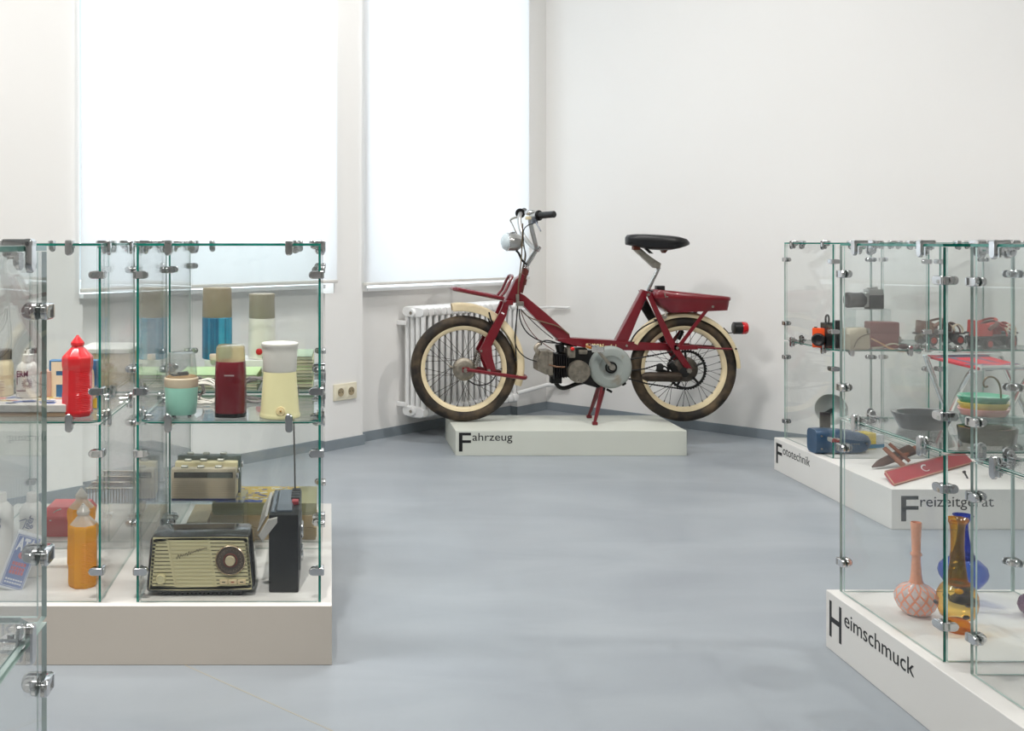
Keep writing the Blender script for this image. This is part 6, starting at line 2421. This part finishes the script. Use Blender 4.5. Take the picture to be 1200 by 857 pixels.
b.tube([c0 - o_ + nrm * e_, t0 - o_ + nrm * e_], 0.0022, 6)
b.tube([t0 - o_ + nrm * e_, c1 + up_ - o_ + nrm * e_], 0.0022, 6)
obj('edge_strip', b, mat('pale_wood_edge', (0.72, 0.56, 0.46), 0.5), bd_)
b = B()
cen = c0 + du * 0.43 + up_ * 0.5 - o_ + nrm * 0.0012
un, vn = du.normalized(), up_.normalized()
b.tube([cen + (un * math.cos(a) + vn * math.sin(a)) * 0.026 for a in [0.9 + k * 0.27 for k in range(17)]], 0.0035, 6, flat=0.5)
obj('curl_mark', b, WHITE, bd_)
b = B()
pk0 = on(1134, 561, ZB) - o_
b.tube([pk0, pk0 + Vector((-0.012, 0, 0.022))], 0.0035, 8)
b.cyl(pk0 + Vector((-0.012, 0, 0.022)), pk0 + Vector((-0.0145, 0, 0.027)), 0.006, n=10)
t_ = obj('support_peg', b, mat('dark_peg', (0.25, 0.24, 0.24), 0.5))
t_.location = o_
tag(t_, 'small dark peg standing on the plinth before the red board', 'peg')

# wooden spiked legs crossing behind the red board
wt = thing('wooden_tripod', 'dark wooden spiked legs crossing behind the red board', 'tripod', (2.14, 4.00, ZB))
o_ = Vector(wt.location)
WD = mat('dark_wood', (0.34, 0.25, 0.20), 0.5, var=0.2, scale=30)
WB = mat('brown_wood', (0.52, 0.32, 0.22), 0.5, var=0.2, scale=30)


def leg(px0, py0, d0, px1, py1, d1, r0, r1, m_):
    b = B()
    a_, c_ = W(px0, py0, d0) - o_, W(px1, py1, d1) - o_
    a_.z = max(a_.z, r0 * 0.6 + 0.001); c_.z = max(c_.z, r1 * 0.6 + 0.001)
    b.tube([a_, a_.lerp(c_, 0.2), c_], 1, 8, radii=[r0, r0 + (r1 - r0) * 0.6, r1], flat=0.6)
    obj('leg', b, m_, wt)


leg(1022, 547.5, 3.97, 1068, 527, 4.06, 0.003, 0.024, WD)
leg(1036, 525, 4.02, 1059, 546, 3.96, 0.008, 0.010, WB)
leg(1042, 520, 4.02, 1066, 541, 3.98, 0.009, 0.010, WB)
leg(1050, 541, 3.98, 1074, 524, 4.08, 0.009, 0.010, WB)

# folding camp stool
cs = thing('camp_stool', 'folding camp stool with red striped canvas seat and chrome legs', 'stool', (2.49, 3.92, ZB))
o_ = Vector(cs.location)
CANV = mat('red_canvas', (0.76, 0.20, 0.25), 0.75, var=0.06, bump=0.2, bscale=300)
CANB = mat('blue_grey_canvas', (0.36, 0.38, 0.45), 0.75)
TUB_ = mat('chrome_tube', (0.84, 0.86, 0.85), 0.15, 0.95)
s00, s10, s11, s01 = W(1090, 417.5, 3.84), W(1146, 431.0, 3.70), W(1208, 430.5, 3.84), W(1152, 415.8, 4.08)
b = B()
seat = [p_ - o_ for p_ in (s00, s10, s11, s01)]
b.prism(seat, (0, 0, -0.010), 0.002, 1)
se = obj('seat', b, CANV, cs)


def sp_(u_, v_, dz=0.001):
    a_ = seat[0].lerp(seat[1], u_); c_ = seat[3].lerp(seat[2], u_)
    return a_.lerp(c_, v_) + Vector((0, 0, dz))


for (u0, u1) in ((0.10, 0.18), (0.72, 0.80)):
    b = B(); b.prism([sp_(u0, 0.0), sp_(u1, 0.0), sp_(u1, 1.0), sp_(u0, 1.0)], (0, 0, -0.0008))
    obj('stripe', b, CANB, se)
for (v0, v1) in ((0.16, 0.27), (0.62, 0.70)):
    b = B(); b.prism([sp_(0, v0, .0012), sp_(1, v0, .0012), sp_(1, v1, .0012), sp_(0, v1, .0012)], (0, 0, -0.0134))
    obj('stripe', b, CANB, se)
b = B()
for (pts) in (
        [(1084, 416, 3.82), (1087, 425, 3.82), (1113, 492, 3.78), (1126, 523, 3.76)],
        [(1150, 429.5, 3.72), (1141, 433, 3.74), (1132, 443, 3.77), (1113, 483, 3.86), (1097, 520, 3.92)],
        [(1172, 418, 4.05), (1180, 436, 4.03), (1196, 470, 3.98), (1212, 505, 3.94)],
        [(1212, 431, 3.80), (1200, 448, 3.86), (1184, 480, 3.95), (1170, 508, 4.02)],
):
    pp = [W(*p_) - o_ for p_ in pts]
    pp[-1].z = max(0.011, pp[-1].z)
    bb_ = B(); bb_.tube(smooth(pp), 0.0088, 10)
    obj('leg', bb_, TUB_, cs)
b.free() if hasattr(b, 'free') else b.bm.free()
b = B(); b.tube([W(1084, 416, 3.82) - o_, W(1172, 415, 4.10) - o_], 0.009, 8)
b.tube([W(1148, 431.5, 3.70) - o_, W(1214, 430, 3.82) - o_], 0.009, 8)
obj('seat_rail', b, TUB_, cs)

# roller skates on the shelf of the second rear showcase
SKR = mat('skate_red', (0.78, 0.25, 0.22), 0.45, var=0.08)
SKB = mat('skate_brown', (0.42, 0.24, 0.19), 0.5, var=0.1)
SKG = mat('skate_dark', (0.24, 0.23, 0.23), 0.4, 0.3, var=0.1)
LACE = mat('lace_beige', (0.82, 0.76, 0.66), 0.7)
WHL = mat('skate_wheel', (0.68, 0.26, 0.22), 0.5, var=0.1)


def skate(x, y, rot, label, leather, red):
    t_ = thing('roller_skate', label, 'roller skate', (x, y, ZS), rot, 'roller skates')
    b = B(); b.bb(-0.105, 0.105, -0.030, 0.030, 0.046, 0.054, 0.003, 1)
    b.bb(-0.07, 0.07, -0.012, 0.012, 0.030, 0.048, 0.003, 1)
    b.prism([(-0.070, -0.016, 0.046), (-0.020, -0.016, 0.046), (-0.040, -0.016, 0.012), (-0.055, -0.016, 0.012)], (0, 0.032, 0), 0.002, 1)
    b.prism([(0.020, -0.016, 0.046), (0.085, -0.016, 0.046), (0.062, -0.016, 0.012), (0.048, -0.016, 0.012)], (0, 0.032, 0), 0.002, 1)
    obj('sole_plate', b, SKG, t_)
    for wx in (-0.060, 0.065):
        for wy in (-0.034, 0.034):
            b = B(); b.cyl((wx, wy - 0.011, 0.023), (wx, wy + 0.011, 0.023), 0.0228, n=20, bev=0.004)
            wv_ = obj('wheel', b, SKG, t_)
            b = B(); b.cyl((wx, wy + math.copysign(0.0112, wy) - 0.001, 0.023), (wx, wy + math.copysign(0.0112, wy) + 0.001, 0.023), 0.013, n=16)
            obj('wheel_disc', b, WHL, wv_)
    # heel cup and toe strap
    b = B()
    n_ = 14
    in_, ou = [], []
    for k in range(n_):
        a = PI / 2 + PI * k / (n_ - 1)
        ou.append((-0.070 + 0.035 * math.cos(a), 0.031 * math.sin(a)))
    lo = [Vector((x_, y_, 0.054)) for x_, y_ in [(-0.03, 0.031)] + ou + [(-0.03, -0.031)]]
    hi = [Vector((x_ * 0.97, y_ * 0.95, 0.105 if x_ < -0.05 else 0.085)) for x_, y_ in [(-0.03, 0.031)] + ou + [(-0.03, -0.031)]]
    ctr_ = Vector((-0.05, 0, 0))
    lo2 = [Vector((v_.x + 0.004 * (1 if v_.x < -0.07 else 0), v_.y * 0.88, v_.z)) for v_ in lo]
    hi2 = [Vector((v_.x + 0.004 * (1 if v_.x < -0.07 else 0), v_.y * 0.88, v_.z)) for v_ in hi]
    for A_, B_ in ((lo, hi), (hi, hi2), (hi2, lo2)):
        va = [b._v(p_) for p_ in A_]; vb_ = [b._v(p_) for p_ in B_]
        for k in range(len(va) - 1):
            b.face([va[k], va[k + 1], vb_[k + 1], vb_[k]])
    obj('heel_cup', b, red, t_, 50)
    b = B(); b.tube(smooth([Vector((-0.055, -0.033, 0.082)), Vector((-0.02, -0.036, 0.098)), Vector((0.01, -0.020, 0.110)), Vector((0.018, 0.0, 0.112)), Vector((0.01, 0.020, 0.110)), Vector((-0.02, 0.036, 0.098)), Vector((-0.055, 0.033, 0.082))]), 0.008, 8, flat=0.35)
    obj('ankle_strap', b, leather, t_)
    b = B()
    for xx in (0.045, 0.075):
        b.tube(smooth([Vector((xx, -0.032, 0.052)), Vector((xx - 0.002, -0.031, 0.072)), Vector((xx - 0.008, -0.012, 0.092)), Vector((xx - 0.008, 0.012, 0.092)), Vector((xx - 0.002, 0.031, 0.072)), Vector((xx, 0.032, 0.052))]), 0.011, 8, flat=0.3)
    obj('toe_strap', b, red, t_)
    b = B(); b.tube(smooth([Vector((0.035, -0.030, 0.085)), Vector((0.05, -0.036, 0.06)), Vector((0.03, -0.040, 0.075)), Vector((0.06, -0.036, 0.095)), Vector((0.085, -0.038, 0.070)), Vector((0.075, -0.042, 0.055))]), 0.0035, 6)
    obj('lace', b, LACE, t_)
    return t_


skate(2.600, 4.375, 0.15, 'roller skate with brown straps, leftmost on its shelf', SKB, SKB)
skate(2.735, 4.235, 0.30, 'roller skate with red straps in the middle of its shelf', SKB, SKR)
skate(2.840, 4.400, 0.10, 'roller skate cut by the right picture edge', SKR, SKR)

bpy.context.view_layer.update()
